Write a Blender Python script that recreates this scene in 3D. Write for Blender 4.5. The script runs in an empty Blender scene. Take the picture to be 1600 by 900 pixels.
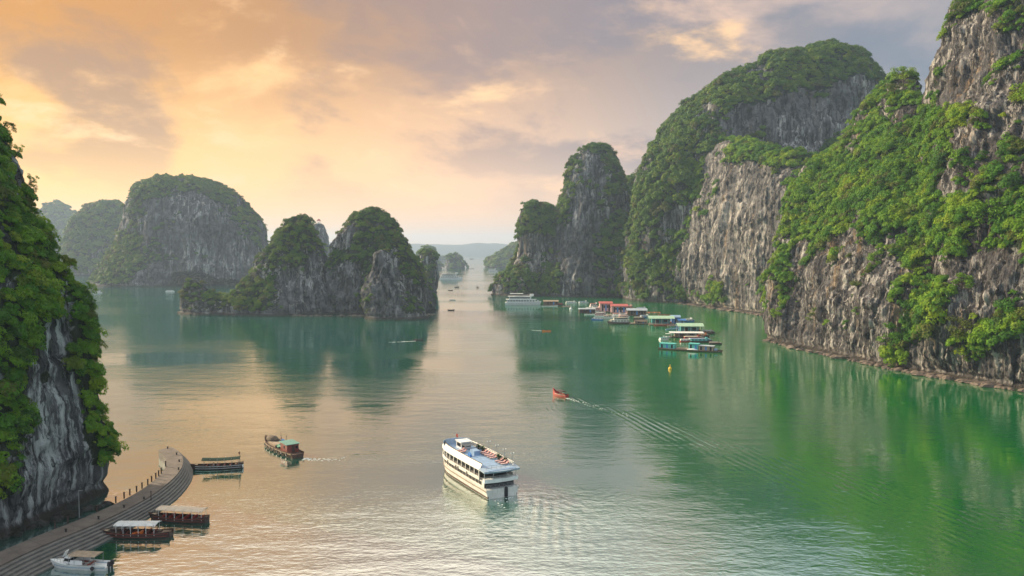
import bpy, math, random
import numpy as np
from mathutils import Vector, Matrix, Euler

R = math.radians
random.seed(7)
SC = bpy.context.scene
COL = SC.collection

# ------------------------------------------------------------------ camera
H = 55.0
F = 1280.0
PITCH = math.atan((450 - 389) / F)
cam_d = bpy.data.cameras.new('camera')
cam = bpy.data.objects.new('camera', cam_d)
COL.objects.link(cam)
cam.location = (0, 0, H)
cam.rotation_euler = (R(90) - PITCH, 0, 0)
cam_d.lens = 36 * F / 1600
cam_d.sensor_width = 36
cam_d.clip_start = 1.0
cam_d.clip_end = 60000
SC.camera = cam

# ------------------------------------------------------------------ node helper
class NT:
    def __init__(self, tree):
        self.t = tree
        self.n = tree.nodes
        self.l = tree.links

    def node(self, typ, **kw):
        nd = self.n.new(typ)
        ins = kw.pop('ins', {})
        for k, v in kw.items():
            setattr(nd, k, v)
        for k, v in ins.items():
            self.put(nd.inputs[k], v)
        return nd

    def put(self, sock, v):
        if isinstance(v, bpy.types.NodeSocket):
            self.l.new(v, sock)
        elif isinstance(v, bpy.types.Node):
            self.l.new(v.outputs[0], sock)
        else:
            sock.default_value = v

    def m(self, op, a, b=None, c=None, clamp=False):
        nd = self.n.new('ShaderNodeMath')
        nd.operation = op
        nd.use_clamp = clamp
        self.put(nd.inputs[0], a)
        if b is not None:
            self.put(nd.inputs[1], b)
        if c is not None:
            self.put(nd.inputs[2], c)
        return nd.outputs[0]

    def ss(self, v, lo, hi):
        nd = self.n.new('ShaderNodeMapRange')
        nd.interpolation_type = 'SMOOTHSTEP'
        self.put(nd.inputs['Value'], v)
        nd.inputs['From Min'].default_value = lo
        nd.inputs['From Max'].default_value = hi
        return nd.outputs[0]

    def mix(self, f, a, b, blend='MIX'):
        nd = self.n.new('ShaderNodeMix')
        nd.data_type = 'RGBA'
        nd.blend_type = blend
        self.put(nd.inputs[0], f)
        for s, v in ((nd.inputs[6], a), (nd.inputs[7], b)):
            if isinstance(v, tuple) and len(v) == 3:
                v = v + (1,)
            self.put(s, v)
        return nd.outputs[2]

    def noise(self, vec, scale, detail=4, rough=.55, dist=0, typ='FBM'):
        nd = self.n.new('ShaderNodeTexNoise')
        self.put(nd.inputs['Vector'], vec)
        nd.inputs['Scale'].default_value = scale
        nd.inputs['Detail'].default_value = detail
        nd.inputs['Roughness'].default_value = rough
        nd.inputs['Distortion'].default_value = dist
        return nd.outputs[0]

    def vm(self, op, a, b=None):
        nd = self.n.new('ShaderNodeVectorMath')
        nd.operation = op
        self.put(nd.inputs[0], a)
        if b is not None:
            self.put(nd.inputs[1], b)
        return nd.outputs[0]

    def xyz(self, x, y, z):
        nd = self.n.new('ShaderNodeCombineXYZ')
        for i, v in enumerate((x, y, z)):
            self.put(nd.inputs[i], v)
        return nd.outputs[0]

    def sep(self, v):
        nd = self.n.new('ShaderNodeSeparateXYZ')
        self.put(nd.inputs[0], v)
        return nd.outputs

    def ramp(self, f, stops, interp='LINEAR'):
        nd = self.n.new('ShaderNodeValToRGB')
        nd.color_ramp.interpolation = interp
        el = nd.color_ramp.elements
        while len(el) < len(stops):
            el.new(.5)
        for e, (p, c) in zip(el, stops):
            e.position = p
            e.color = (c[0], c[1], c[2], 1)
        self.put(nd.inputs[0], f)
        return nd.outputs[0]

# ------------------------------------------------------------------ sun and sky
SUN_D = Vector((-0.82, 0.40, 0)).normalized()
SUN_EL = R(23)
SUN_V = Vector((SUN_D.x * math.cos(SUN_EL), SUN_D.y * math.cos(SUN_EL), math.sin(SUN_EL)))
sun_d = bpy.data.lights.new('sun', 'SUN')
sun_d.energy = 5.0
sun_d.angle = R(1.5)
sun_d.color = (1.0, 0.82, 0.56)
sun = bpy.data.objects.new('sun', sun_d)
COL.objects.link(sun)
sun.rotation_euler = SUN_V.to_track_quat('Z', 'Y').to_euler()

world = bpy.data.worlds.new('World')
SC.world = world
world.use_nodes = True
w = NT(world.node_tree)
w.n.clear()
tc = w.node('ShaderNodeTexCoord')
D3 = tc.outputs['Generated']
dx, dy, dz = w.sep(D3)
hor = w.m('SQRT', w.m('ADD', w.m('MULTIPLY', dx, dx), w.m('MULTIPLY', dy, dy)))
hor = w.m('MAXIMUM', hor, .02)
u = w.m('ADD', w.m('MULTIPLY', w.m('DIVIDE', dx, hor), .5), .5)      # 0 left .. 1 right
front = w.ss(dy, -.5, .35)
el = w.m('MAXIMUM', dz, 0.0)
# cloud sheet coordinates (a layer seen in perspective)
den = w.m('ADD', el, .30)
cx = w.m('DIVIDE', dx, den)
cy = w.m('DIVIDE', dy, den)
P = w.xyz(cx, cy, 0.0)
Pd = w.xyz(w.m('ADD', w.m('MULTIPLY', cx, .80), w.m('MULTIPLY', cy, .42)),
           w.m('ADD', w.m('MULTIPLY', cy, .75), w.m('MULTIPLY', cx, -.55)), 3.7)
n1 = w.noise(Pd, 1.35, 8, .55, .4)
n2 = w.noise(w.vm('ADD', P, (5.3, 1.7, 0)), 2.3, 9, .58, .25)
n3 = w.noise(w.vm('ADD', Pd, (8.8, 3.3, 2)), 3.0, 9, .58, .25)
low = w.ramp(u, [(.0, (1.15, .58, .08)), (.25, (1.24, .68, .16)), (.36, (1.20, .67, .26)), (.48, (1.02, .63, .37)),
                 (.60, (.56, .46, .42)), (.75, (.40, .41, .43)), (1, (.38, .42, .47))])
mid = w.ramp(u, [(.0, (.56, .22, .035)), (.25, (.66, .29, .05)), (.36, (.54, .27, .10)), (.48, (.50, .32, .22)),
                 (.60, (.32, .27, .27)), (.75, (.20, .25, .32)), (1, (.18, .25, .34))])
top = w.ramp(u, [(.0, (1.7, 1.4, 1.0)), (.32, (1.75, 1.5, 1.15)), (.48, (1.7, 1.55, 1.28)), (.57, (1.05, 1.08, .95)),
                 (.67, (.62, .74, .70)), (1, (.40, .50, .55))])
c = w.mix(w.ss(el, .07, .25), low, mid)
eln = w.m('ADD', el, w.m('MULTIPLY', w.m('SUBTRACT', n1, .5), .22))
c = w.mix(w.ss(eln, .30, .46), c, top)
# blue-grey openings and warm lit folds in the cloud layer
gap = w.m('MULTIPLY', w.ss(w.m('ADD', n1, w.m('MULTIPLY', w.m('SUBTRACT', n3, .5), -.55)), .43, .57), w.ss(el, .03, .15))
gapc = w.ramp(u, [(0, (.36, .19, .09)), (.36, (.34, .22, .17)), (.46, (.30, .22, .22)), (.55, (.26, .23, .26)), (.75, (.19, .24, .31)), (1, (.19, .25, .33))])
skyhi = w.ss(eln, .32, .44)
gap = w.m('MULTIPLY', gap, w.m('SUBTRACT', 1.0, w.m('MULTIPLY', skyhi, .8)))
gap = w.m('MULTIPLY', gap, w.m('ADD', .72, w.m('MULTIPLY', w.ss(u, .48, .66), .22)))
c = w.mix(gap, c, gapc)
litc = w.ramp(u, [(0, (1.15, .60, .16)), (.36, (1.15, .66, .27)), (.55, (1.0, .63, .40)), (.68, (.70, .52, .44)), (1, (.34, .36, .40))])
lit = w.m('MULTIPLY', w.m('MULTIPLY', w.ss(n2, .49, .68), w.m('SUBTRACT', 1.0, skyhi)), w.m('SUBTRACT', 1.0, w.m('MULTIPLY', w.ss(u, .60, .80), .8)))
c = w.mix(w.m('MULTIPLY', lit, .85), c, litc)
puff = w.m('MULTIPLY', w.ss(n3, .55, .68), w.ss(n2, .44, .56))
puff = w.m('MULTIPLY', puff, w.m('SUBTRACT', 1.0, w.ss(u, .64, .76)))
c = w.mix(w.m('MULTIPLY', w.m('MULTIPLY', puff, w.m('SUBTRACT', 1.0, skyhi)), .75), c, (1.15, .72, .36))
# behind the camera: plain pale evening sky
back = w.mix(w.ss(el, .0, .5), (.90, .86, .85), (.74, .85, .97))
c = w.mix(front, back, c)
sky = w.node('ShaderNodeTexSky', sky_type='NISHITA', sun_disc=False)
sky.sun_elevation = SUN_EL
sky.sun_rotation = math.atan2(SUN_D.x, SUN_D.y)
sky.dust_density = 3
bg_sky = w.node('ShaderNodeBackground', ins={'Color': sky.outputs[0], 'Strength': .05})
bg_cloud = w.node('ShaderNodeBackground', ins={'Color': c, 'Strength': .70})
ms = w.node('ShaderNodeMixShader', ins={0: .96, 1: bg_sky.outputs[0], 2: bg_cloud.outputs[0]})
wo = w.node('ShaderNodeOutputWorld')
w.l.new(ms.outputs[0], wo.inputs[0])
world.cycles.sampling_method = 'MANUAL'
world.cycles.sample_map_resolution = 512

SC.view_settings.view_transform = 'Standard'
SC.view_settings.look = 'None'
SC.view_settings.gamma = 1
SC.view_settings.use_curve_mapping = False
SC.view_settings.exposure = 0.8
SC.cycles.use_denoising = True
SC.cycles.max_bounces = 6
SC.cycles.diffuse_bounces = 2
SC.cycles.glossy_bounces = 3
SC.cycles.transmission_bounces = 4
SC.cycles.transparent_max_bounces = 6
SC.cycles.volume_bounces = 0
SC.cycles.sample_clamp_indirect = 6
SC.cycles.caustics_reflective = False
SC.cycles.caustics_refractive = False

# ------------------------------------------------------------------ pixel -> place (photo grid 1600 x 900)
cp, sp = math.cos(PITCH), math.sin(PITCH)
def ray(px, py):
    a, b = (px - 800) / F, (450 - py) / F
    return np.array([a, cp + b * sp, -sp + b * cp])
def at(px, py, z=0.0):
    d = ray(px, py)
    t = (z - H) / d[2]
    return Vector((d[0] * t, d[1] * t, z))
def pt(px, py, Y):
    d = ray(px, py)
    t = Y / d[1]
    return np.array([d[0] * t, Y, H + d[2] * t])
def project(V):
    X, Y, Z = V[..., 0], V[..., 1], V[..., 2] - H
    dep = Y * cp - Z * sp
    dep = np.maximum(dep, 1)
    return 800 + F * X / dep, 450 - F * (Y * sp + Z * cp) / dep

# ------------------------------------------------------------------ noise
_rs = np.random.RandomState(11)
_perm = np.tile(_rs.permutation(256), 3)
_g = _rs.normal(size=(256, 3))
_g /= np.linalg.norm(_g, axis=1)[:, None]
def perlin(p):
    p = np.asarray(p, float)
    i = np.floor(p).astype(int)
    f = p - i
    i &= 255
    s = f * f * f * (f * (f * 6 - 15) + 10)
    out = 0
    for a in (0, 1):
        for b in (0, 1):
            for c_ in (0, 1):
                h = _perm[_perm[_perm[(i[:, 0] + a) & 255] + ((i[:, 1] + b) & 255)] + ((i[:, 2] + c_) & 255)]
                g = _g[h]
                d = f - np.array([a, b, c_])
                wgt = (s[:, 0] if a else 1 - s[:, 0]) * (s[:, 1] if b else 1 - s[:, 1]) * (s[:, 2] if c_ else 1 - s[:, 2])
                out = out + wgt * (g * d).sum(1)
    return out * 1.5
def fbm(p, octv=4, gain=.5, lac=2.03):
    a, o, tot = 1.0, 0, 0
    for k in range(octv):
        o = o + a * perlin(p * lac ** k + 17.3 * k)
        tot += a
        a *= gain
    return o / tot
def ridged(p, octv=4, gain=.5):
    a, o, tot = 1.0, 0, 0
    for k in range(octv):
        o = o + a * (1 - 2 * np.abs(perlin(p * 2.03 ** k + 9.1 * k)))
        tot += a
        a *= gain
    return o / tot
def sstep(x, lo, hi):
    t = np.clip((x - lo) / (hi - lo), 0, 1)
    return t * t * (3 - 2 * t)

# ------------------------------------------------------------------ objects
def tag(o, label=None, cat=None, group=None, kind=None):
    if label: o['label'] = label
    if cat: o['category'] = cat
    if group: o['group'] = group
    if kind: o['kind'] = kind
    return o
def thing(name, label, cat, loc=(0, 0, 0), rz=0, group=None):
    o = bpy.data.objects.new(name, None)
    o.empty_display_size = .5
    COL.objects.link(o)
    o.location = loc
    o.rotation_euler = (0, 0, rz)
    return tag(o, label, cat, group)
def link_mesh(name, me, m=None, parent=None):
    o = bpy.data.objects.new(name, me)
    COL.objects.link(o)
    if m is not None:
        me.materials.clear()
        me.materials.append(m)
    if parent is not None:
        o.parent = parent
    return o
def np_mesh(name, V, Q, smooth=True, attrs=None):
    V = np.asarray(V, np.float32).reshape(-1, 3)
    Q = np.asarray(Q, np.int32)
    k = Q.shape[1]
    me = bpy.data.meshes.new(name)
    me.vertices.add(len(V))
    me.vertices.foreach_set('co', V.ravel())
    me.loops.add(Q.size)
    me.loops.foreach_set('vertex_index', Q.ravel())
    me.polygons.add(len(Q))
    me.polygons.foreach_set('loop_start', np.arange(0, Q.size, k, dtype=np.int32))
    me.polygons.foreach_set('use_smooth', np.full(len(Q), smooth))
    for an, av in (attrs or {}).items():
        a = me.attributes.new(an, 'FLOAT', 'POINT')
        a.data.foreach_set('value', np.asarray(av, np.float32).ravel())
    me.update(calc_edges=True)
    return me
def copy_tree(o, parent=None):
    c_ = o.copy()
    COL.objects.link(c_)
    c_.parent = parent
    for ch in list(o.children):
        copy_tree(ch, c_)
    return c_

class MB:
    """collects solids into one mesh"""
    def __init__(self):
        self.v, self.f = [], []
    def add(self, vs, fs):
        k = len(self.v)
        self.v += [tuple(x) for x in vs]
        self.f += [tuple(i + k for i in f) for f in fs]
        return self
    def box(self, x, y, z, sx, sy, sz, rz=0, ry=0, rx=0, taper=(1, 1)):
        M = Euler((rx, ry, rz)).to_matrix()
        vs = []
        for k in (-.5, .5):
            tx, ty = taper if k > 0 else (1, 1)
            for (i, j) in ((-.5, -.5), (.5, -.5), (.5, .5), (-.5, .5)):
                p = M @ Vector((i * sx * tx, j * sy * ty, k * sz))
                vs.append((x + p.x, y + p.y, z + p.z))
        return self.add(vs, [(3, 2, 1, 0), (4, 5, 6, 7), (0, 1, 5, 4), (1, 2, 6, 5), (2, 3, 7, 6), (3, 0, 4, 7)])
    def cyl(self, a, b, r0, r1=None, n=8):
        r1 = r0 if r1 is None else r1
        a, b = Vector(a), Vector(b)
        q = (b - a).to_track_quat('Z', 'Y')
        vs = []
        for c0, r in ((a, r0), (b, r1)):
            for i in range(n):
                t = 2 * math.pi * i / n
                vs.append(c0 + q @ Vector((math.cos(t) * r, math.sin(t) * r, 0)))
        fs = [(i, (i + 1) % n, n + (i + 1) % n, n + i) for i in range(n)]
        fs += [tuple(range(n))[::-1], tuple(range(n, 2 * n))]
        return self.add(vs, fs)
    def loft(self, rings, closed=True, cap=True):
        n = len(rings[0])
        vs = [p for r in rings for p in r]
        fs = []
        for k in range(len(rings) - 1):
            for i in range(n if closed else n - 1):
                j = (i + 1) % n
                fs.append((k * n + i, k * n + j, (k + 1) * n + j, (k + 1) * n + i))
        if cap:
            fs.append(tuple(range(n))[::-1])
            fs.append(tuple((len(rings) - 1) * n + i for i in range(n)))
        return self.add(vs, fs)
    def prism(self, poly, z0, z1, inset=0.0):
        """plan polygon (x, y) extruded in z, the top pulled in by inset"""
        cx_ = sum(p[0] for p in poly) / len(poly)
        cy_ = sum(p[1] for p in poly) / len(poly)
        def sh(p):
            d = Vector((p[0] - cx_, p[1] - cy_))
            l = d.length or 1
            d *= max(0, l - inset) / l
            return (cx_ + d.x, cy_ + d.y, z1)
        return self.loft([[(p[0], p[1], z0) for p in poly], [sh(p) for p in poly]])
    def tube(self, pts, r, n=6):
        for a, b in zip(pts[:-1], pts[1:]):
            self.cyl(a, b, r, r, n)
        return self
    def blob(self, x, y, z, rx, ry, rz_, seed=0, rough=.2, nu=10, nv=7):
        rr = np.random.RandomState(seed)
        rings = []
        for j in range(1, nv):
            ph = math.pi * j / nv
            rings.append([(x + rx * math.sin(ph) * math.cos(2 * math.pi * i / nu) * (1 + rough * rr.uniform(-1, 1)),
                           y + ry * math.sin(ph) * math.sin(2 * math.pi * i / nu) * (1 + rough * rr.uniform(-1, 1)),
                           z - rz_ * math.cos(ph) * (1 + rough * rr.uniform(-.6, .6))) for i in range(nu)])
        return self.loft(rings)
    def build(self, name, m, parent=None, smooth=False, bevel=0.0):
        me = bpy.data.meshes.new(name)
        me.from_pydata(self.v, [], self.f)
        me.update()
        o = link_mesh(name, me, m, parent)
        if smooth:
            for p in me.polygons: p.use_smooth = True
        if bevel:
            b = o.modifiers.new('bevel', 'BEVEL')
            b.width = bevel
            b.segments = 2
            b.limit_method = 'ANGLE'
        return o

# ------------------------------------------------------------------ materials
MATS = {}
def paint(name, col, rough=.55, var=.18, scale=.8, metal=0.0, bump=0.0, dirt=(.10, .085, .07), streak=.25, spec=.4):
    """painted or raw surface with uneven wear: procedural"""
    if name in MATS: return MATS[name]
    m = bpy.data.materials.new(name)
    m.use_nodes = True
    k = NT(m.node_tree)
    k.n.clear()
    t = k.node('ShaderNodeTexCoord').outputs['Object']
    a = k.noise(t, scale, 5, .6)
    x, y, z = k.sep(t)
    s = k.noise(k.xyz(k.m('MULTIPLY', x, 2.2), k.m('MULTIPLY', y, 2.2), k.m('MULTIPLY', z, .35)), 1.3, 4, .6)
    cc = k.mix(k.ss(a, .3, .75), tuple(v * (1 - var) for v in col), tuple(min(1, v * (1 + var * .6)) for v in col))
    cc = k.mix(k.m('MULTIPLY', k.ss(s, .52, .74), streak), cc, dirt)
    b = k.node('ShaderNodeBsdfPrincipled', ins={'Base Color': cc, 'Metallic': metal})
    k.put(b.inputs['Roughness'], k.m('ADD', rough - .1, k.m('MULTIPLY', a, .2)))
    b.inputs['Specular IOR Level'].default_value = spec
    if bump:
        bn = k.node('ShaderNodeBump', ins={'Height': k.noise(t, scale * 5, 5, .6), 'Strength': .6, 'Distance': bump})
        k.l.new(bn.outputs[0], b.inputs['Normal'])
    o = k.node('ShaderNodeOutputMaterial')
    k.l.new(b.outputs[0], o.inputs[0])
    MATS[name] = m
    return m

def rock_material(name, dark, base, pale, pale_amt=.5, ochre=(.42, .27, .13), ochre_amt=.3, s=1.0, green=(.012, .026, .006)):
    m = bpy.data.materials.new(name)
    m.use_nodes = True
    k = NT(m.node_tree)
    k.n.clear()
    g = k.node('ShaderNodeNewGeometry')
    x, y, z = k.sep(g.outputs['Position'])
    warp = k.m('MULTIPLY', k.noise(g.outputs['Position'], .05 * s, 3, .5), 4)
    xx, yy = k.m('ADD', x, warp), k.m('ADD', y, warp)
    vert = k.xyz(xx, yy, k.m('MULTIPLY', z, .10))
    vert2 = k.xyz(xx, yy, k.m('MULTIPLY', z, .05))
    n_big = k.noise(g.outputs['Position'], .018 * s, 5, .6)
    n_med = k.noise(g.outputs['Position'], .12 * s, 8, .68)
    n_st = k.noise(vert, .22 * s, 9, .72)
    n_st2 = k.noise(vert2, .42 * s, 8, .70)
    n_st3 = k.noise(k.vm('ADD', vert2, (40, 11, 3)), .085 * s, 6, .6)
    c_ = k.mix(k.ss(n_med, .34, .66), dark, base)
    f_p = k.m('MULTIPLY', k.ss(n_st, .47, .62), k.ss(n_big, .60 - .35 * pale_amt, .78 - .35 * pale_amt))
    c_ = k.mix(k.m('MULTIPLY', f_p, .9), c_, pale)
    f_o = k.m('MULTIPLY', k.ss(n_st3, .55, .68), ochre_amt)
    c_ = k.mix(f_o, c_, ochre)
    f_d = k.m('MULTIPLY', k.ss(n_st2, .54, .66), .72)
    c_ = k.mix(f_d, c_, tuple(v * .55 for v in dark))
    crk = k.noise(k.vm('ADD', vert, (7, 70, 9)), .10 * s, 6, .62)
    f_c = k.m('SUBTRACT', 1.0, k.ss(k.m('ABSOLUTE', k.m('SUBTRACT', crk, .5)), .004, .03))
    c_ = k.mix(k.m('MULTIPLY', f_c, .8), c_, tuple(v * .35 for v in dark))
    # tide stain close to the water: dark wet foot, pale salt line above
    zz = k.m('ADD', z, k.m('MULTIPLY', k.m('SUBTRACT', n_med, .5), 3.0))
    c_ = k.mix(k.m('MULTIPLY', k.m('SUBTRACT', 1.0, k.ss(zz, 2.0, 4.5)), k.m('MULTIPLY', k.ss(n_big, .42, .62), .35)), c_, (.24, .21, .18))
    c_ = k.mix(k.m('MULTIPLY', k.m('SUBTRACT', 1.0, k.ss(zz, 1.2, 2.6)), .9), c_, (.035, .028, .02))
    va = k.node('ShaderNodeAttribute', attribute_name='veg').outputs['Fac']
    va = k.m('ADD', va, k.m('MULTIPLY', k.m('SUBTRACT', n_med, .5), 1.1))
    c_ = k.mix(k.m('MULTIPLY', k.ss(va, .35, .62), .92), c_, k.mix(n_st, tuple(v * .6 for v in green), tuple(v * 1.6 for v in green)))  # undergrowth green, darkened in colour to imitate shade between the shrubs
    hgt = k.m('ADD', k.m('ADD', k.m('MULTIPLY', n_st, 1.1), k.m('MULTIPLY', f_c, -.7)), k.m('ADD', k.m('MULTIPLY', n_st2, .8), k.m('MULTIPLY', n_med, .9)))
    bn = k.node('ShaderNodeBump', ins={'Height': hgt, 'Strength': 1.0, 'Distance': 2.6 / s})
    b = k.node('ShaderNodeBsdfPrincipled', ins={'Base Color': c_, 'Roughness': .88})
    b.inputs['Specular IOR Level'].default_value = .25
    k.l.new(bn.outputs[0], b.inputs['Normal'])
    o = k.node('ShaderNodeOutputMaterial')
    k.l.new(b.outputs[0], o.inputs[0])
    return m

def leaf_material(name, cols, trans=.35):
    m = bpy.data.materials.new(name)
    m.use_nodes = True
    k = NT(m.node_tree)
    k.n.clear()
    oi = k.node('ShaderNodeObjectInfo')
    g = k.node('ShaderNodeNewGeometry')
    n = k.noise(g.outputs['Position'], .035, 4, .6)
    f = k.m('ADD', k.m('MULTIPLY', oi.outputs['Random'], .6), k.m('MULTIPLY', k.ss(n, .3, .7), .4))
    c_ = k.ramp(f, [(i / (len(cols) - 1), q) for i, q in enumerate(cols)])
    old = k.ss(k.m('FRACT', k.m('MULTIPLY', oi.outputs['Random'], 7.31)), .86, .93)
    c_ = k.mix(k.m('MULTIPLY', old, .75), c_, (.095, .085, .022))
    rnd = g.outputs['Random Per Island']
    c_ = k.mix(k.m('MULTIPLY', rnd, .35), c_, k.mix(.5, c_, (.02, .035, .008)))
    d = k.node('ShaderNodeBsdfPrincipled', ins={'Base Color': c_, 'Roughness': .6})
    d.inputs['Specular IOR Level'].default_value = .22
    tr = k.node('ShaderNodeBsdfTranslucent', ins={'Color': k.mix(.5, c_, (.12, .17, .01))})
    mx = k.node('ShaderNodeMixShader', ins={0: trans, 1: d.outputs[0], 2: tr.outputs[0]})
    o = k.node('ShaderNodeOutputMaterial')
    k.l.new(mx.outputs[0], o.inputs[0])
    return m
# ================================================================== the setting
# ------------------------------------------------------------------ water
def water_material():
    m = bpy.data.materials.new('bay_water')
    m.use_nodes = True
    k = NT(m.node_tree)
    k.n.clear()
    pos = k.node('ShaderNodeNewGeometry').outputs['Position']
    x, y, z = k.sep(pos)
    big = k.noise(k.xyz(k.m('MULTIPLY', x, .35), y, 0.0), .011, 4, .55)
    side = k.ss(k.m('ADD', x, k.m('MULTIPLY', k.noise(pos, .008, 3), 90)), -10.0, 170.0)
    c_ = k.mix(side, (.001, .068, .050), (.002, .150, .028))
    c_ = k.mix(k.ss(big, .35, .7), c_, k.mix(.5, c_, (.003, .10, .045)))
    # ripples: long swell lines, wind ripples, calm slicks
    calm = k.m('ADD', .25, k.m('MULTIPLY', k.ss(big, .38, .62), 1.0))
    rx = k.xyz(k.m('MULTIPLY', x, .55), y, 0.0)
    h = k.m('MULTIPLY', k.m('MULTIPLY', k.noise(rx, .85, 3, .55, .3), calm), .07)
    h = k.m('ADD', h, k.m('MULTIPLY', k.m('MULTIPLY', k.noise(k.vm('ADD', rx, (33, 7, 0)), .15, 3, .5), k.m('ADD', .35, k.m('MULTIPLY', calm, .65))), .17))
    h = k.m('ADD', h, k.m('MULTIPLY', k.m('MULTIPLY', k.noise(pos, 1.6, 2, .5), calm), .016))
    def arm(a, b, w0, w1, wave, amp, skew, fade=1.0):
        a, b = at(*a), at(*b)
        d = (b - a)
        L = d.length
        d /= L
        px_, py_ = k.m('SUBTRACT', x, a.x), k.m('SUBTRACT', y, a.y)
        s = k.m('ADD', k.m('MULTIPLY', px_, d.x), k.m('MULTIPLY', py_, d.y))
        q = k.m('ADD', k.m('MULTIPLY', px_, -d.y), k.m('MULTIPLY', py_, d.x))
        t = k.m('DIVIDE', s, L)
        env = k.m('MULTIPLY', k.ss(t, -.01, .04), k.m('SUBTRACT', 1.0, k.m('MULTIPLY', k.ss(t, .3, 1.05), fade)))
        wd = k.m('ADD', w0, k.m('MULTIPLY', k.m('MAXIMUM', t, 0.0), w1))
        e = k.m('DIVIDE', q, wd)
        gs = k.m('EXPONENT', k.m('MULTIPLY', k.m('MULTIPLY', e, e), -1.0))
        ph = k.m('MULTIPLY', k.m('ADD', q, k.m('MULTIPLY', s, skew)), 2 * math.pi / wave)
        ph = k.m('ADD', ph, k.m('MULTIPLY', k.noise(pos, .06, 2), 5.0))
        return k.m('MULTIPLY', k.m('MULTIPLY', k.m('COSINE', ph), gs), k.m('MULTIPLY', env, k.m('MULTIPLY', amp, k.ss(k.noise(pos, .09, 3), .3, .6))))
    h = k.m('ADD', h, arm((884, 619), (1430, 800), 1.6, 12.0, 2.4, .05, .22, .75))
    h = k.m('ADD', h, arm((868, 621), (812, 705), 1.2, 4.0, 1.8, .022, -.25))
    h = k.m('ADD', h, arm((818, 775), (960, 900), 2.0, 12.0, 2.4, .055, .4))
    h = k.m('ADD', h, arm((476, 717), (700, 700), 1.0, 4.0, 2.6, .012, .15))
    # churned water behind the ship
    cpt = at(840, 800)
    ddx, ddy = k.m('SUBTRACT', x, cpt.x), k.m('SUBTRACT', y, cpt.y)
    rr = k.m('ADD', k.m('MULTIPLY', k.m('MULTIPLY', ddx, ddx), .0022), k.m('MULTIPLY', k.m('MULTIPLY', ddy, ddy), .0040))
    churn = k.m('EXPONENT', k.m('MULTIPLY', rr, -1.0))
    h = k.m('ADD', h, k.m('MULTIPLY', k.m('MULTIPLY', k.noise(pos, .5, 5, .6, .4), churn), .35))
    bn = k.node('ShaderNodeBump', ins={'Height': h, 'Strength': 1.0, 'Distance': 1.0})
    b = k.node('ShaderNodeBsdfPrincipled', ins={'Base Color': c_, 'Roughness': .02, 'IOR': 9.0})
    b.inputs['Specular IOR Level'].default_value = .5
    k.l.new(bn.outputs[0], b.inputs['Normal'])
    o = k.node('ShaderNodeOutputMaterial')
    k.l.new(b.outputs[0], o.inputs[0])
    return m
WX0, WX1, WY0, WY1 = -9000, 9000, -2500, 15000
me = np_mesh('water', [(WX0, WY0, 0), (WX1, WY0, 0), (WX1, WY1, 0), (WX0, WY1, 0)], [(0, 1, 2, 3)], False)
tag(link_mesh('water', me, water_material()), 'calm emerald green bay water reflecting the sunset sky', 'water', kind='structure')

# ------------------------------------------------------------------ rock shells
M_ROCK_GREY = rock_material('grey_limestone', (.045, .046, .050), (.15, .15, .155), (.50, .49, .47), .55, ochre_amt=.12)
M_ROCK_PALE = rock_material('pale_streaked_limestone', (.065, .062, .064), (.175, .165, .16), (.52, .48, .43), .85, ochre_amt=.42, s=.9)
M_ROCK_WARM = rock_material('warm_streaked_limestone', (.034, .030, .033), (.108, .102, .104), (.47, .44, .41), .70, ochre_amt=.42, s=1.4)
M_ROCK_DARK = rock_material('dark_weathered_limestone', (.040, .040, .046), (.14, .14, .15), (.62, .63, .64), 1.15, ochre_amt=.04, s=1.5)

def grid_normals(V, closed):
    if closed:
        du = np.roll(V, -1, 0) - np.roll(V, 1, 0)
    else:
        du = np.gradient(V, axis=0)
    dv = np.gradient(V, axis=1)
    n = np.cross(du, dv)
    return n / np.maximum(np.linalg.norm(n, axis=2), 1e-6)[..., None]

def crag(V, N, seed, amp, lam, flute, flam):
    """push a shell in and out: big lumps, vertical flutes, small crags"""
    sh = V.shape
    p = V.reshape(-1, 3)
    n = N.reshape(-1, 3).copy()
    o = np.array([seed * 13.7, seed * 5.1, seed * 7.9])
    big = fbm(p / lam + o, 3)
    q = p + (fbm(p / (flam * 3) + o, 2) * flam * .35)[:, None]
    fl = ridged(q / np.array([flam, flam, flam * 6.5]) + o, 5, .58)
    fine = fbm(q / np.array([flam * .35, flam * .35, flam * .7]) + o, 4, .6)
    led = np.abs(np.mod(p[:, 2] / (flam * 2.4) + fbm(p / (flam * 4) + o, 2) * 1.3, 1) - .5) - .25
    but = ridged(q / np.array([flam * 3.2, flam * 3.2, flam * 16]) + o * 1.3, 3)
    sl = fbm(q / np.array([flam * 3.4, flam * 3.4, flam * 11]) + o * .7, 3) * 6
    fr = sl - np.floor(sl)
    slab = (np.floor(sl) + sstep(fr, .40, .60)) / 6
    d = flute * .7 * (but - .38) + flute * 2.6 * slab + amp * big + flute * ((fl - .36) * .6) + flute * .8 * fine + flute * .8 * led
    low_ = sstep(p[:, 2], -1, 14)
    d *= .35 + .65 * low_
    # waves have cut a notch along the tide line and left a ledge under it
    notch = np.exp(-((p[:, 2] - 2.4) / 1.3) ** 2)
    d -= notch * (1.5 + fine * 1.5) * min(1, flam / 6)
    n[:, 2] *= .55
    return (p + n * d[:, None]).reshape(sh)

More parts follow.
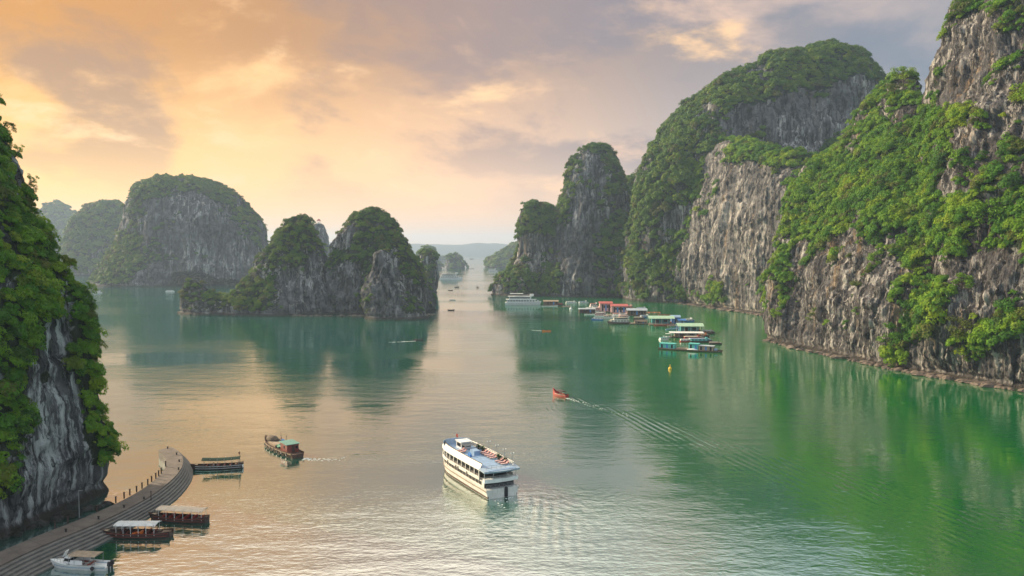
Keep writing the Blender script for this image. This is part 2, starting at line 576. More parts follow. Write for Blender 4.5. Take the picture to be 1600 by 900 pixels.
SHELLS = {}
def finish_shell(name, label, V, closed, mat, veg, seed, lod, caps=True, cat='island', vlabel=None):
    """veg: dict(density per 100 m2, size, up, bias, lam, regions)"""
    nu, nv = V.shape[:2]
    N = grid_normals(V, closed)
    p = V.reshape(-1, 3)
    nn = N.reshape(-1, 3)
    px, py = project(p)
    o = np.array([seed * 3.1, seed * 9.7, 4.0])
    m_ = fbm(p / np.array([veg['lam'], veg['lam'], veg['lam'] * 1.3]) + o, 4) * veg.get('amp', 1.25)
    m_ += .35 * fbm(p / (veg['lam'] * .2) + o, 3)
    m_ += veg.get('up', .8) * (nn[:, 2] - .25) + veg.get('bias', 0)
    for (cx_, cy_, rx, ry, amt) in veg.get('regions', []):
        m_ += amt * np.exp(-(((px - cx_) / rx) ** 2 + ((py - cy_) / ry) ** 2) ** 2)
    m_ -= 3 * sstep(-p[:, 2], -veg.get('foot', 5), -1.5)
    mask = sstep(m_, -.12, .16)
    SHELLS[seed] = p
    idx = np.arange(nu * nv).reshape(nu, nv)
    nxt = np.roll(idx, -1, 0) if closed else idx[1:]
    cur = idx if closed else idx[:-1]
    Q = np.stack([cur[:, :-1], nxt[:, :-1], nxt[:, 1:], cur[:, 1:]], -1).reshape(-1, 4)
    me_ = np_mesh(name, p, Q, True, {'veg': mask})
    ob = tag(link_mesh(name, me_, mat), label, cat, kind='structure')
    # plant cover
    a, b, c_, d = (p[Q[:, i]] for i in range(4))
    area = .5 * np.linalg.norm(np.cross(c_ - a, d - b), axis=1)
    fm = mask[Q].mean(1)
    cen = (a + b + c_ + d) / 4
    fn = nn[Q].mean(1)
    ln = np.linalg.norm(fn, axis=1)
    fn /= np.maximum(ln, 1e-6)[:, None]
    tocam = np.array([0, 0, H]) - cen
    tocam /= np.linalg.norm(tocam, axis=1)[:, None]
    facing = (fn * tocam).sum(1)
    wgt = area * fm * np.where(facing > -.35, 1, .25) * (cen[:, 2] > 2)
    rs = np.random.RandomState(seed + 100)
    cnt = int(wgt.sum() / 100 * veg['density'])
    if cnt > 0:
        pick = rs.choice(len(Q), cnt, p=wgt / wgt.sum())
        uu, vv = rs.rand(cnt, 1), rs.rand(cnt, 1)
        P0 = a[pick] * (1 - uu) * (1 - vv) + b[pick] * uu * (1 - vv) + c_[pick] * uu * vv + d[pick] * (1 - uu) * vv
        nrm = fn[pick]
        sc = veg['size'] * np.minimum(np.exp(rs.normal(-.08, .5, cnt)), 1.9) * (.55 + .45 * fm[pick])
        up = nrm * .75 + np.array([0, 0, .75])
        up /= np.linalg.norm(up, axis=1)[:, None]
        P0 = P0 + nrm * (sc * .15)[:, None]
        yaw = rs.uniform(0, 6.283, cnt)
        rot = np.empty((cnt, 3))
        for i in range(cnt):
            qz = Vector(up[i]).to_track_quat('Z', 'Y')
            e = (qz @ Euler((0, 0, yaw[i])).to_quaternion()).to_euler()
            rot[i] = e
        plants('foliage', vlabel or ('green shrubs and creepers clinging to ' + label), P0, sc, rot, lod)
    return ob, p, nn, mask

# ------------------------------------------------------------------ plant cover (uncountable shrubs)
LEAF_SETS = {}
def bush_mesh(name, lobes, leaves, leaf, seed, flat=.75):
    rs = np.random.RandomState(seed)
    C = []
    for i in range(lobes):
        r = .75 * math.sqrt(rs.rand()) if i else 0
        t = rs.uniform(0, 6.283)
        C.append((r * math.cos(t), r * math.sin(t), rs.uniform(.05, .55) * (1 - .4 * r), rs.uniform(.32, .55)))
    V, Q = [], []
    for j in range(leaves):
        c_ = C[rs.randint(lobes)]
        d = rs.normal(size=3)
        d[2] = abs(d[2]) * 1.0 - .25
        d /= np.linalg.norm(d)
        ctr = np.array(c_[:3]) + d * c_[3] * rs.uniform(.72, 1.08) * np.array([1, 1, flat])
        n = d * .9 + np.array([0, 0, .45]) + rs.normal(size=3) * .30
        n /= np.linalg.norm(n)
        tx = np.cross(n, rs.normal(size=3))
        tx /= np.linalg.norm(tx)
        ty = np.cross(n, tx)
        s1, s2 = leaf * rs.uniform(.6, 1.3), leaf * rs.uniform(.4, .8)
        k = len(V)
        V += [ctr - tx * s1, ctr - ty * s2 + n * s2 * .2, ctr + tx * s1, ctr + ty * s2 + n * s2 * .2]
        Q.append((k, k + 1, k + 2, k + 3))
    return np_mesh(name, V, Q, False)
LEAF_NEAR = leaf_material('leaves_shaded_cliff', [(.014, .055, .008), (.065, .20, .010), (.15, .30, .012), (.28, .33, .016)], .28)
LEAF_SUN = leaf_material('leaves_sunny_cliff', [(.016, .065, .006), (.060, .19, .006), (.16, .30, .008), (.29, .36, .010)], .28)
LEAF_FAR = leaf_material('leaves_island', [(.014, .048, .010), (.045, .13, .010), (.10, .19, .010), (.19, .23, .012)], .25)
def make_set(key, mat, leaves, leaf, seed):
    obs = []
    for i in range(4):
        o = bpy.data.objects.new('shrub_source', bush_mesh('shrub_source', 5 + i % 3, leaves, leaf, seed + i))
        o.data.materials.append(mat)
        obs.append(o)
    ng = bpy.data.node_groups.new('plant_cover_' + key, 'GeometryNodeTree')
    ng.interface.new_socket('Geometry', in_out='INPUT', socket_type='NodeSocketGeometry')
    ng.interface.new_socket('Geometry', in_out='OUTPUT', socket_type='NodeSocketGeometry')
    n, l = ng.nodes, ng.links
    gi, go = n.new('NodeGroupInput'), n.new('NodeGroupOutput')
    iop = n.new('GeometryNodeInstanceOnPoints')
    g2i = n.new('GeometryNodeGeometryToInstance')
    for o in reversed(obs):
        oi = n.new('GeometryNodeObjectInfo')
        oi.inputs['Object'].default_value = o
        l.new(oi.outputs['Geometry'], g2i.inputs[0])
    iop.inputs['Pick Instance'].default_value = True
    def attr(nm, typ):
        a = n.new('GeometryNodeInputNamedAttribute')
        a.data_type = typ
        a.inputs['Name'].default_value = nm
        return a.outputs[0]
    l.new(gi.outputs[0], iop.inputs['Points'])
    l.new(g2i.outputs[0], iop.inputs['Instance'])
    l.new(attr('variant', 'INT'), iop.inputs['Instance Index'])
    e2r = n.new('FunctionNodeEulerToRotation')
    l.new(attr('turn', 'FLOAT_VECTOR'), e2r.inputs[0])
    l.new(e2r.outputs[0], iop.inputs['Rotation'])
    l.new(attr('size', 'FLOAT'), iop.inputs['Scale'])
    l.new(iop.outputs[0], go.inputs[0])
    LEAF_SETS[key] = (ng, obs)
make_set('near', LEAF_NEAR, 460, .10, 1)
make_set('sunny', LEAF_SUN, 420, .105, 20)
make_set('island', LEAF_FAR, 220, .15, 40)
make_set('far', LEAF_FAR, 110, .22, 60)
def plants(name, label, P0, sc, rot, lod):
    me_ = bpy.data.meshes.new(name)
    me_.vertices.add(len(P0))
    me_.vertices.foreach_set('co', np.asarray(P0, np.float32).ravel())
    a = me_.attributes.new('size', 'FLOAT', 'POINT'); a.data.foreach_set('value', np.asarray(sc, np.float32))
    a = me_.attributes.new('turn', 'FLOAT_VECTOR', 'POINT'); a.data.foreach_set('vector', np.asarray(rot, np.float32).ravel())
    a = me_.attributes.new('variant', 'INT', 'POINT'); a.data.foreach_set('value', np.random.RandomState(len(P0)).randint(0, 4, len(P0)).astype(np.int32))
    o = link_mesh(name, me_)
    tag(o, label, 'plants', kind='stuff')
    md = o.modifiers.new('plants', 'NODES')
    md.node_group = LEAF_SETS[lod][0]
    return o

def tower(name, label, D, outline, b, seed, mat, veg, lod, amp=6, lam=45, flute=3, flam=9, nt=220, nz=130, e=2.3, dent=None, bk=1.0, **kw):
    """closed karst tower whose limbs follow outline rows (photo y, left x, right x) at depth D"""
    rows = []
    for (py, xl, xr) in outline:
        a, c_ = pt(xl, py, D), pt(xr, py, D)
        rows.append((a[2], a[0], c_[0]))
    rows.append((-8, rows[-1][1] - 1, rows[-1][2] + 1))
    z0, l0, r0 = rows[0]
    rows.insert(0, (z0 + (r0 - l0) * .06, (l0 + r0) / 2 - .3, (l0 + r0) / 2 + .3))
    Rw = np.array(rows)
    hw = (Rw[:, 2] - Rw[:, 1]) / 2
    seg = np.hypot(np.diff(Rw[:, 0]), np.diff(hw) + .5 * np.abs(np.diff(Rw[:, 1] + Rw[:, 2])) * .5)
    s = np.r_[0, np.cumsum(np.maximum(seg, .01))]
    t = np.linspace(0, s[-1], nz)
    prof = np.stack([np.interp(t, s, Rw[:, i]) for i in range(3)], 1)
    ker = np.array([1, 2, 3, 2, 1.]) / 9
    for _ in range(2):
        for i in range(3):
            q = np.convolve(np.pad(prof[:, i], 2, mode='edge'), ker, 'valid')
            q[0], q[-1] = prof[0, i], prof[-1, i]
            prof[:, i] = q
    prof = prof[::-1]
    hw = (prof[:, 2] - prof[:, 1]) / 2
    cx_ = (prof[:, 2] + prof[:, 1]) / 2
    bz = b * (hw / hw.max()) ** .85
    th = np.linspace(0, 2 * math.pi, nt, endpoint=False) + .01
    # more columns on the side that faces the bay
    th = th - .35 * np.cos(th + 0) * 0
    cs, sn = np.cos(th), np.sin(th)
    cs = np.sign(cs) * np.abs(cs) ** (2 / e)
    sn = np.sign(sn) * np.abs(sn) ** (2 / e)
    V = np.empty((nt, nz, 3))
    V[..., 0] = cx_[None] + cs[:, None] * hw[None]
    V[..., 1] = D + np.where(sn > 0, sn * bk, sn)[:, None] * bz[None]
    V[..., 2] = prof[None, :, 0]
    N = grid_normals(V, True)
    V = crag(V, N, seed, amp, lam, flute, flam)
    if dent:
        px, py = project(V)
        for (cx0, cy0, rx, ry, dep) in dent:
            f = np.exp(-(((px - cx0) / rx) ** 2 + ((py - cy0) / ry) ** 2) ** 3) * (V[..., 1] < D)
            V[..., 1] += f * dep
    return finish_shell(name, label, V, True, mat, veg, seed, lod, **kw)

def cr_up(A, n):
    """Catmull-Rom along axis 0"""
    m = len(A)
    t = np.linspace(0, m - 1, n)
    i = np.minimum(t.astype(int), m - 2)
    f = (t - i)[:, None, None]
    g = lambda j: A[np.clip(j, 0, m - 1)]
    p0, p1, p2, p3 = g(i - 1), g(i), g(i + 1), g(i + 2)
    return .5 * (2 * p1 + (p2 - p0) * f + (2 * p0 - 5 * p1 + 4 * p2 - p3) * f ** 2 + (3 * p1 - p0 - 3 * p2 + p3) * f ** 3)
def wall_net(name, label, cols, seed, mat, veg, lod, amp, lam, flute, flam, nu, nv, back=(70, 150), **kw):
    """cliff from columns of (px, py, depth) rows; first row sits on the water; closed behind"""
    net = []
    for c_ in cols:
        pts = []
        b0 = at(c_[0][0], c_[0][1])
        off = np.array([0, 0, 0])
        pts.append(np.array([b0.x, b0.y, -6.0]))
        pts.append(np.array([b0.x, b0.y, 0.5]))
        for q in c_[1:]:
            pts.append(pt(*q))
        t_ = pts[-1]
        dirn = np.array([t_[0], t_[1], 0]); dirn /= np.linalg.norm(dirn)
        for f, hz in ((.25, .97), (.6, .75), (1, .35), (1.1, -.05)):
            q = t_ + dirn * back[0] * f
            q[2] = t_[2] * hz
            pts.append(q)
        net.append(pts)
    A = np.array(net)
    A = cr_up(A, nu)
    A = np.swapaxes(cr_up(np.swapaxes(A, 0, 1), nv), 0, 1)
    N = grid_normals(A, False)
    V = crag(A, N, seed, amp, lam, flute, flam)
    return finish_shell(name, label, V, False, mat, veg, seed, lod, **kw)

# near cliff on the left
tower('cliff', 'steep leafy cliff with a bare grey rock face beside the pier', 181,
      [(-180, -360, -250), (-60, -430, -170), (40, -480, -90), (110, -505, -34), (150, -515, -14), (200, -520, 8), (240, -525, 24), (290, -530, 38), (350, -540, 58), (400, -545, 78),
       (430, -545, 92), (462, -550, 114), (500, -550, 124), (560, -550, 136), (640, -550, 142), (700, -550, 150), (745, -550, 152), (785, -550, 158), (800, -550, 160)],
      60, 3, M_ROCK_DARK,
      dict(density=42, size=1.5, up=.4, bias=.34, amp=1.6, lam=14, foot=9, regions=[(88, 630, 42, 105, -1.25), (95, 745, 85, 70, -1.1), (15, 690, 28, 110, .5), (140, 520, 22, 70, .8), (152, 640, 22, 110, 1.3), (30, 230, 20, 60, -.5), (85, 715, 18, 26, 1.7), (70, 590, 10, 14, 1.6), (112, 560, 9, 22, 1.6), (50, 655, 12, 18, 1.2), (60, 800, 80, 25, -1)]),
      'near', amp=2.4, lam=22, flute=1.7, flam=4.2, nt=420, nz=300, cat='cliff', bk=.22)

# near cliff on the right: a wall running away from the camera
A_COLS = [
    [(1262, 524), (1290, 470, 640), (1300, 400, 640), (1310, 320, 640), (1320, 290, 640), (1335, 262, 640)],
    [(1200, 530), (1202, 490, 505), (1212, 430, 512), (1228, 360, 522), (1246, 310, 535), (1268, 268, 560)],
    [(1245, 543), (1247, 480, 468), (1256, 410, 478), (1268, 345, 492), (1285, 290, 520), (1318, 218, 562)],
    [(1310, 557), (1312, 470, 422), (1320, 390, 436), (1334, 320, 455), (1350, 235, 500), (1372, 152, 545)],
    [(1380, 572), (1380, 480, 386), (1388, 390, 402), (1396, 310, 425), (1405, 220, 470), (1412, 132, 515)],
    [(1440, 584), (1440, 490, 362), (1442, 400, 380), (1444, 320, 405), (1446, 240, 440), (1448, 164, 478)],
    [(1490, 592), (1486, 480, 345), (1484, 370, 362), (1480, 260, 385), (1472, 150, 420), (1478, 70, 440)],
    [(1550, 602), (1546, 480, 328), (1542, 350, 346), (1536, 230, 366), (1525, 100, 398), (1520, -15, 425)],
    [(1640, 616), (1640, 480, 306), (1640, 340, 322), (1640, 200, 344), (1630, 60, 372), (1600, -70, 405)],
    [(1800, 640), (1800, 480, 282), (1800, 340, 300), (1800, 200, 322), (1790, 60, 350), (1760, -90, 385)],
]
wall_net('cliff', 'tall near cliff of streaked grey and ochre rock rising on the right shore', A_COLS, 5, M_ROCK_WARM,
         dict(density=18, size=2.6, up=.55, bias=-.26, lam=18, foot=4, amp=1.7,
              regions=[(1330, 290, 110, 70, .75), (1420, 250, 60, 70, .6), (1215, 420, 25, 90, .6), (1270, 330, 50, 50, .5),
                       (1290, 475, 120, 75, -.55), (1550, 110, 75, 130, -.28), (1560, 460, 90, 60, -.2),
                       (1400, 548, 22, 22, .9), (1425, 515, 22, 22, .8), (1450, 485, 22, 22, .8), (1470, 455, 20, 22, .7), (1510, 535, 30, 14, .9), (1560, 515, 35, 14, .9), (1600, 498, 30, 14, .8),
                       (1420, 395, 30, 20, .6), (1460, 360, 35, 22, .7), (1510, 325, 35, 22, .7), (1555, 285, 40, 24, .7), (1590, 240, 40, 24, .6), (1598, 352, 30, 30, 1.3), (1500, 180, 40, 18, .6), (1560, 190, 40, 14, .5), (1230, 470, 14, 40, .5), (1470, 330, 110, 45, .35), (1440, 480, 22, 60, .35), (1380, 185, 45, 55, .35), (1480, 190, 60, 30, .3)]),
         'sunny', 6.5, 42, 3.2, 5.5, 620, 420, cat='cliff')

# white wall behind it
B_COLS = [
    [(985, 458), (992, 440, 1010), (1000, 410, 1020), (1010, 370, 1030), (1020, 345, 1040)],
    [(1022, 467), (1025, 430, 880), (1030, 390, 890), (1042, 340, 905), (1052, 305, 930)],
    [(1070, 474), (1072, 430, 815), (1075, 370, 822), (1082, 300, 836), (1096, 245, 870)],
    [(1120, 481), (1120, 430, 760), (1124, 360, 765), (1130, 285, 775), (1142, 222, 800)],
    [(1170, 488), (1170, 430, 712), (1172, 360, 716), (1178, 290, 724), (1190, 232, 745)],
    [(1220, 495), (1222, 430, 672), (1226, 360, 676), (1232, 300, 684), (1242, 245, 705)],
    [(1290, 500), (1290, 430, 655), (1295, 360, 660), (1300, 300, 670), (1310, 255, 690)],
    [(1400, 505), (1400, 430, 650), (1400, 360, 655), (1400, 300, 660), (1400, 270, 675)],
]
wall_net('cliff', 'pale cliff wall with white and orange streaks behind the floating village', B_COLS, 8, M_ROCK_PALE,
         dict(density=11, size=3.3, up=.7, bias=-.20, lam=30, amp=1.6, foot=6,
              regions=[(1165, 350, 55, 95, -1.3), (1100, 400, 30, 50, -.5), (1030, 390, 30, 60, .7), (1085, 300, 25, 60, .3), (1200, 242, 60, 18, .9), (1120, 460, 40, 22, .5), (1215, 440, 14, 60, .6)]),
         'sunny', 6, 60, 3.4, 7, 440, 300, back=(160, 0), cat='cliff')
tower('hill', 'high rounded green peak rising behind the pale cliff wall', 900,
      [(76, 1268, 1312), (82, 1248, 1332), (95, 1212, 1350), (116, 1152, 1360), (140, 1108, 1372), (170, 1076, 1378), (200, 1044, 1384), (258, 1006, 1395), (330, 990, 1410), (466, 975, 1440)],
      95, 12, M_ROCK_GREY, dict(density=9, size=3.6, up=.6, bias=.12, lam=40, amp=1.5, regions=[(1240, 190, 70, 55, -.8), (1335, 160, 40, 50, -.9), (1150, 190, 25, 40, -.5), (1060, 260, 40, 80, .4), (1150, 150, 60, 40, .4)]),
      'island', amp=11, lam=80, flute=6, flam=15, nt=340, nz=200, cat='hill')
tower('hill', 'pointed hazy peak standing between the channel and the pale cliff', 985,
      [(234, 926, 943), (242, 910, 953), (256, 897, 961), (280, 886, 971), (300, 879, 979), (330, 871, 988), (400, 856, 1004), (440, 842, 1012), (464, 838, 1016)],
      60, 15, M_ROCK_GREY, dict(density=9, size=3.4, up=.6, bias=.0, lam=36, amp=1.5, regions=[(905, 330, 20, 70, -.6), (885, 430, 14, 40, -.8), (950, 400, 30, 60, .3)]),
      'island', amp=7, lam=55, flute=5, flam=12, nt=260, nz=170, cat='hill')
tower('hill', 'dark saddle ridge joining the pointed peak to the pale cliff', 1090,
      [(277, 982, 1004), (284, 965, 1030), (320, 950, 1060), (456, 930, 1080)], 50, 16, M_ROCK_GREY,
      dict(density=5, size=5, up=.6, bias=.5, lam=45), 'island', amp=6, lam=55, flute=4, flam=12, nt=160, nz=100, cat='hill')
tower('hill', 'blocky headland with a pink rock scar beside the channel', 985,
      [(321, 824, 858), (325, 819, 866), (334, 816, 870), (360, 815, 872), (394, 815, 876), (404, 811, 884), (420, 796, 894), (440, 778, 900), (462, 768, 905)],
      34, 17, M_ROCK_PALE, dict(density=11, size=3.3, up=.7, bias=.22, lam=34, amp=1.4, regions=[(832, 382, 17, 16, -2.2), (850, 350, 20, 20, .3)]),
      'island', amp=4, lam=40, flute=3.5, flam=10, nt=240, nz=150, cat='hill')

# islands in the middle of the bay
tower('island', 'cone shaped green island at the centre left of the bay', 712,
      [(340, 460, 476), (346, 450, 484), (360, 440, 492), (380, 430, 499), (400, 418, 505), (420, 405, 511), (440, 391, 518), (458, 370, 526), (474, 348, 534), (488, 335, 540)],
      42, 21, M_ROCK_GREY, dict(density=12, size=2.2, up=.75, bias=-.02, lam=26, amp=1.5, regions=[(475, 450, 50, 40, -.6), (450, 360, 40, 30, .5), (385, 460, 30, 20, .6)]),
      'island', amp=3.5, lam=38, flute=4, flam=9, nt=300, nz=190)
tower('island', 'broad dark domed island with tree lined top beside the cone island', 725,
      [(330, 571, 590), (336, 558, 602), (347, 545, 615), (360, 535, 625), (380, 526, 634), (400, 519, 643), (420, 512, 656), (450, 510, 667), (470, 508, 676), (488, 506, 680)],
      42, 22, M_ROCK_GREY, dict(density=12, size=2.2, up=.65, bias=-.16, lam=26, amp=1.5, regions=[(580, 335, 50, 16, .9), (545, 430, 20, 50, -.4), (590, 375, 40, 22, .7), (640, 400, 20, 30, .5), (640, 440, 20, 50, .4)]),
      'island', amp=3.5, lam=40, flute=4, flam=9, nt=300, nz=190)
tower('island', 'narrow grey rock spur in front of the domed island', 652,
      [(393, 594, 601), (401, 590, 606), (420, 586, 613), (440, 582, 622), (460, 578, 636), (480, 573, 655), (496, 570, 670)],
      20, 23, M_ROCK_GREY, dict(density=11, size=2.0, up=.7, bias=-.34, lam=24, regions=[(590, 430, 12, 60, -.6), (640, 470, 30, 20, .3)]),
      'island', amp=3, lam=28, flute=3, flam=7, nt=220, nz=140)
tower('island', 'low rock islet at the left foot of the cone island', 700,
      [(440, 297, 303), (448, 292, 318), (460, 289, 335), (468, 287, 362), (480, 284, 375), (489, 281, 385)],
      22, 24, M_ROCK_GREY, dict(density=7, size=2.4, up=1.1, bias=-.15, lam=22, regions=[(343, 462, 18, 8, 1.5)]),
      'island', amp=2.5, lam=20, flute=2.5, flam=6, nt=200, nz=90)
tower('island', 'bluish rock stack just behind the domed island', 1030,
      [(394, 664, 672), (400, 658, 678), (430, 655, 682), (455, 654, 683)], 22, 25, M_ROCK_GREY,
      dict(density=4, size=4, up=.6, bias=.05, lam=30), 'far', amp=3, lam=30, flute=3, flam=9, nt=120, nz=80)
tower('island', 'pale sloping stack far down the channel', 2300,
      [(387, 668, 672), (392, 660, 676), (400, 656, 680), (410, 655, 686), (417, 654, 691)], 40, 26, M_ROCK_GREY,
      dict(density=1.2, size=7, up=.6, bias=.1, lam=60), 'far', amp=5, lam=60, flute=4, flam=15, nt=120, nz=70)
tower('island', 'small round islet in the open channel', 2400,
      [(397, 707, 717), (401, 701, 720), (408, 699, 722), (413, 698, 726), (417, 697, 727)], 22, 27, M_ROCK_GREY,
      dict(density=2, size=6, up=.6, bias=.4, lam=50), 'far', amp=3, lam=40, flute=3, flam=12, nt=120, nz=60)
tower('island', 'flat low reef lying far down the channel', 3800,
      [(400.5, 686, 700), (402.5, 683, 706), (407, 681, 708)], 16, 28, M_ROCK_GREY,
      dict(density=1, size=5, up=.4, bias=.2, lam=50), 'far', amp=1, lam=40, flute=1, flam=12, nt=80, nz=30)
tower('island', 'wooded slope running down to the channel from the right', 2500,
      [(372, 828, 850), (379, 810, 880), (388, 795, 900), (397, 780, 920), (405, 764, 940), (411, 758, 950), (416, 757, 955)], 150, 29, M_ROCK_GREY,
      dict(density=1.6, size=7, up=.6, bias=.7, lam=90), 'far', amp=6, lam=90, flute=4, flam=18, nt=160, nz=80)
tower('island', 'massive flat topped island with a sea cave on the far left', 1290,
      [(282, 268, 308), (285, 244, 324), (292, 224, 344), (302, 214, 362), (320, 208, 384), (340, 204, 398), (360, 200, 407), (380, 195, 411), (400, 186, 412), (420, 167, 413), (447, 147, 415)],
      100, 31, M_ROCK_GREY, dict(density=6.5, size=3.4, up=.55, bias=.0, amp=1.5, lam=60, regions=[(320, 340, 80, 50, -.55), (300, 295, 90, 14, .7), (230, 400, 35, 40, .5), (370, 410, 50, 30, -.6), (300, 425, 60, 16, -1.2), (250, 430, 40, 14, -.4)]),
      'far', amp=9, lam=80, flute=6, flam=16, nt=320, nz=180, dent=[(296, 445, 36, 17, 60), (345, 447, 40, 9, 30)])
tower('island', 'hazy blue dome left of the massive island', 1780,
      [(318, 164, 186), (326, 144, 191), (340, 130, 197), (360, 121, 204), (400, 108, 212), (430, 102, 218)], 90, 32, M_ROCK_GREY,
      dict(density=2, size=6.5, up=.6, bias=.4, lam=70), 'far', amp=8, lam=80, flute=5, flam=18, nt=180, nz=100)
tower('island', 'palest hazy ridge showing beside the leafy near cliff', 2700,
      [(322, 78, 96), (334, 66, 112), (346, 56, 128), (380, 40, 150), (413, 30, 165)], 120, 33, M_ROCK_GREY,
      dict(density=1, size=8, up=.6, bias=.5, lam=90), 'far', amp=10, lam=110, flute=6, flam=22, nt=120, nz=70)
tower('island', 'slender pale pinnacle showing in the gap between two islands', 1500,
      [(348, 497, 501), (352, 492, 506), (365, 488, 512), (400, 480, 518), (436, 470, 530)], 26, 34, M_ROCK_GREY,
      dict(density=1.5, size=5, up=.4, bias=-.1, lam=40), 'far', amp=3, lam=40, flute=3, flam=10, nt=100, nz=70)
# long hills on the horizon
def far_hills():
    n, m_ = 260, 24
    xs = np.linspace(-4200, 4200, n)
    prof = 55 + 115 * (fbm(np.stack([xs / 900, xs * 0, xs * 0 + 2], 1), 4) * .6 + .5)
    prof = np.maximum(prof, 20)
    t = np.linspace(0, 1, m_)
    V = np.empty((n, m_, 3))
    V[..., 0] = xs[:, None]
    V[..., 1] = 9000 + (t[None] - .5) * 1200
    V[..., 2] = np.sin(np.pi * t)[None] ** .7 * prof[:, None] * (1 + .12 * fbm(np.stack([V[..., 0] / 160, V[..., 1] / 160, V[..., 0] * 0], -1).reshape(-1, 3), 3).reshape(n, m_)) - 3
    idx = np.arange(n * m_).reshape(n, m_)
    Q = np.stack([idx[:-1, :-1], idx[1:, :-1], idx[1:, 1:], idx[:-1, 1:]], -1).reshape(-1, 4)
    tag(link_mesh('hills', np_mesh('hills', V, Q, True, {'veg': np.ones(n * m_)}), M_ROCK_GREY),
        'low blue hills along the horizon beyond the channel', 'hills', kind='structure')
far_hills()

# fallen rock along the tide line
def shore_rubble(label, pts, n, smin, smax, seed, mat):
    rs = np.random.RandomState(seed)
    mb = MB()
    P_ = [at(*p) for p in pts]
    for i in range(n):
        t_ = rs.rand() * (len(P_) - 1)
        j = min(int(t_), len(P_) - 2)
        q = P_[j].lerp(P_[j + 1], t_ - j)
        s_ = smin + (smax - smin) * rs.rand() ** 2.5
        q = q + Vector((-1.2, -.6, 0)) * rs.uniform(-1.2, 1.4)
        mb.blob(q.x, q.y, s_ * .12, s_ * rs.uniform(.7, 1.6), s_ * rs.uniform(.6, 1.2), s_ * .55, rs.randint(9999), .3, 8, 6)
    o_ = mb.build('rubble', mat, None, False)
    at_ = o_.data.attributes.new('veg', 'FLOAT', 'POINT')
    tag(o_, label, 'rocks', kind='stuff')
M_RUBBLE = paint('shore_rubble', (.16, .125, .10), .9, .4, .5, bump=.1, dirt=(.04, .03, .025), streak=.5)
shore_rubble('broken brown rock along the foot of the tall right cliff', [(1196, 532), (1245, 545), (1310, 559), (1380, 574), (1440, 586), (1490, 594), (1550, 604), (1640, 618)], 260, .5, 2.6, 5, M_RUBBLE)
shore_rubble('broken pale rock along the foot of the pale cliff wall', [(1022, 469), (1070, 476), (1120, 483), (1170, 490), (1205, 496)], 150, .8, 3.0, 6, M_RUBBLE)
shore_rubble('dark rocks between the leafy near cliff and the pier', [(0, 842), (40, 829), (90, 812), (130, 799), (165, 788)], 70, .4, 1.7, 7, M_ROCK_DARK)
shore_rubble('dark rocks along the foot of the paired green islands', [(283, 489), (340, 491), (420, 493), (500, 494), (570, 494), (640, 494), (678, 492)], 160, .6, 2.4, 8, M_RUBBLE)

# ------------------------------------------------------------------ haze
def haze():
    mb = MB()
    mb.box((WX0 + WX1) / 2, (WY0 + WY1) / 2, 146, WX1 - WX0 + 400, WY1 - WY0 + 400, 312)
    m = bpy.data.materials.new('evening_haze')
    m.use_nodes = True
    k = NT(m.node_tree)
    k.n.clear()
    v = k.node('ShaderNodeVolumePrincipled')
    v.inputs['Color'].default_value = (.56, .73, .98, 1)
    v.inputs['Density'].default_value = HAZE
    v.inputs['Anisotropy'].default_value = .25
    o = k.node('ShaderNodeOutputMaterial')
    k.l.new(v.outputs[0], o.inputs['Volume'])
    m.cycles.homogeneous_volume = True
    tag(mb.build('haze', m), 'thin bluish evening haze filling the bay', 'haze', kind='stuff')
HAZE = 1.15e-4
haze()
# ================================================================== boats and floating things
WHITE = paint('white_paint', (.74, .74, .73), .45, .12, .5, streak=.18)
CREAM = paint('cream_paint', (.66, .65, .61), .5, .15, .6)
GREYBLUE = paint('grey_blue_deck', (.30, .38, .48), .6, .15, .7)
PALEBLUE = paint('pale_blue_paint', (.23, .34, .50), .5, .15, .7)
BLUE = paint('blue_paint', (.06, .20, .50), .5, .2, .9)
TEAL = paint('turquoise_paint', (.10, .46, .42), .55, .22, .7, streak=.35)
TEAL_D = paint('teal_paint', (.05, .26, .28), .55, .2, .8)
REDROOF = paint('faded_red_roof', (.46, .10, .09), .6, .25, .7, streak=.2)
RED = paint('red_paint', (.36, .035, .028), .5, .2, .8)
DARKRED = paint('dark_red_boards', (.20, .045, .035), .65, .3, 1.2)
PINK = paint('faded_pink_paint', (.62, .36, .34), .55, .2, .7)
ORANGE = paint('orange_plastic', (.72, .17, .03), .5, .15, 1.2)
YELLOW = paint('yellow_buoy_paint', (.80, .48, .02), .45, .1, 1.0)
GREENROOF = paint('pale_green_sheet_roof', (.36, .52, .36), .55, .15, .6, streak=.3)
GREEN_CAN = paint('dark_green_canvas', (.022, .045, .034), .9, .25, .8, spec=.1)
GREEN_TIN = paint('blue_green_tin_roof', (.12, .26, .22), .55, .2, .8, streak=.35)
GREEN_TARP = paint('green_tarpaulin', (.01, .24, .14), .55, .25, 1.4)
CANVAS = paint('beige_canvas', (.62, .50, .38), .8, .15, .8)
CANVAS_W = paint('white_canvas', (.62, .62, .61), .75, .15, .7)
GREYROOF = paint('grey_sheet_roof', (.38, .42, .46), .5, .2, .7, streak=.35)
WOOD = paint('weathered_wood', (.16, .105, .07), .8, .35, 1.6, bump=.02)
WOOD_D = paint('dark_hull_wood', (.055, .028, .022), .6, .35, 1.3, bump=.02)
WOOD_L = paint('pale_planks', (.33, .25, .18), .8, .3, 1.4, bump=.02)
RUST = paint('rusty_hull', (.10, .055, .04), .8, .4, 1.1, bump=.02)
BLACK = paint('black_rubber', (.018, .018, .02), .6, .2, 1.0, streak=0)
GLASS = paint('dark_window_glass', (.010, .013, .016), .35, .1, 1.0, streak=0, spec=.25)
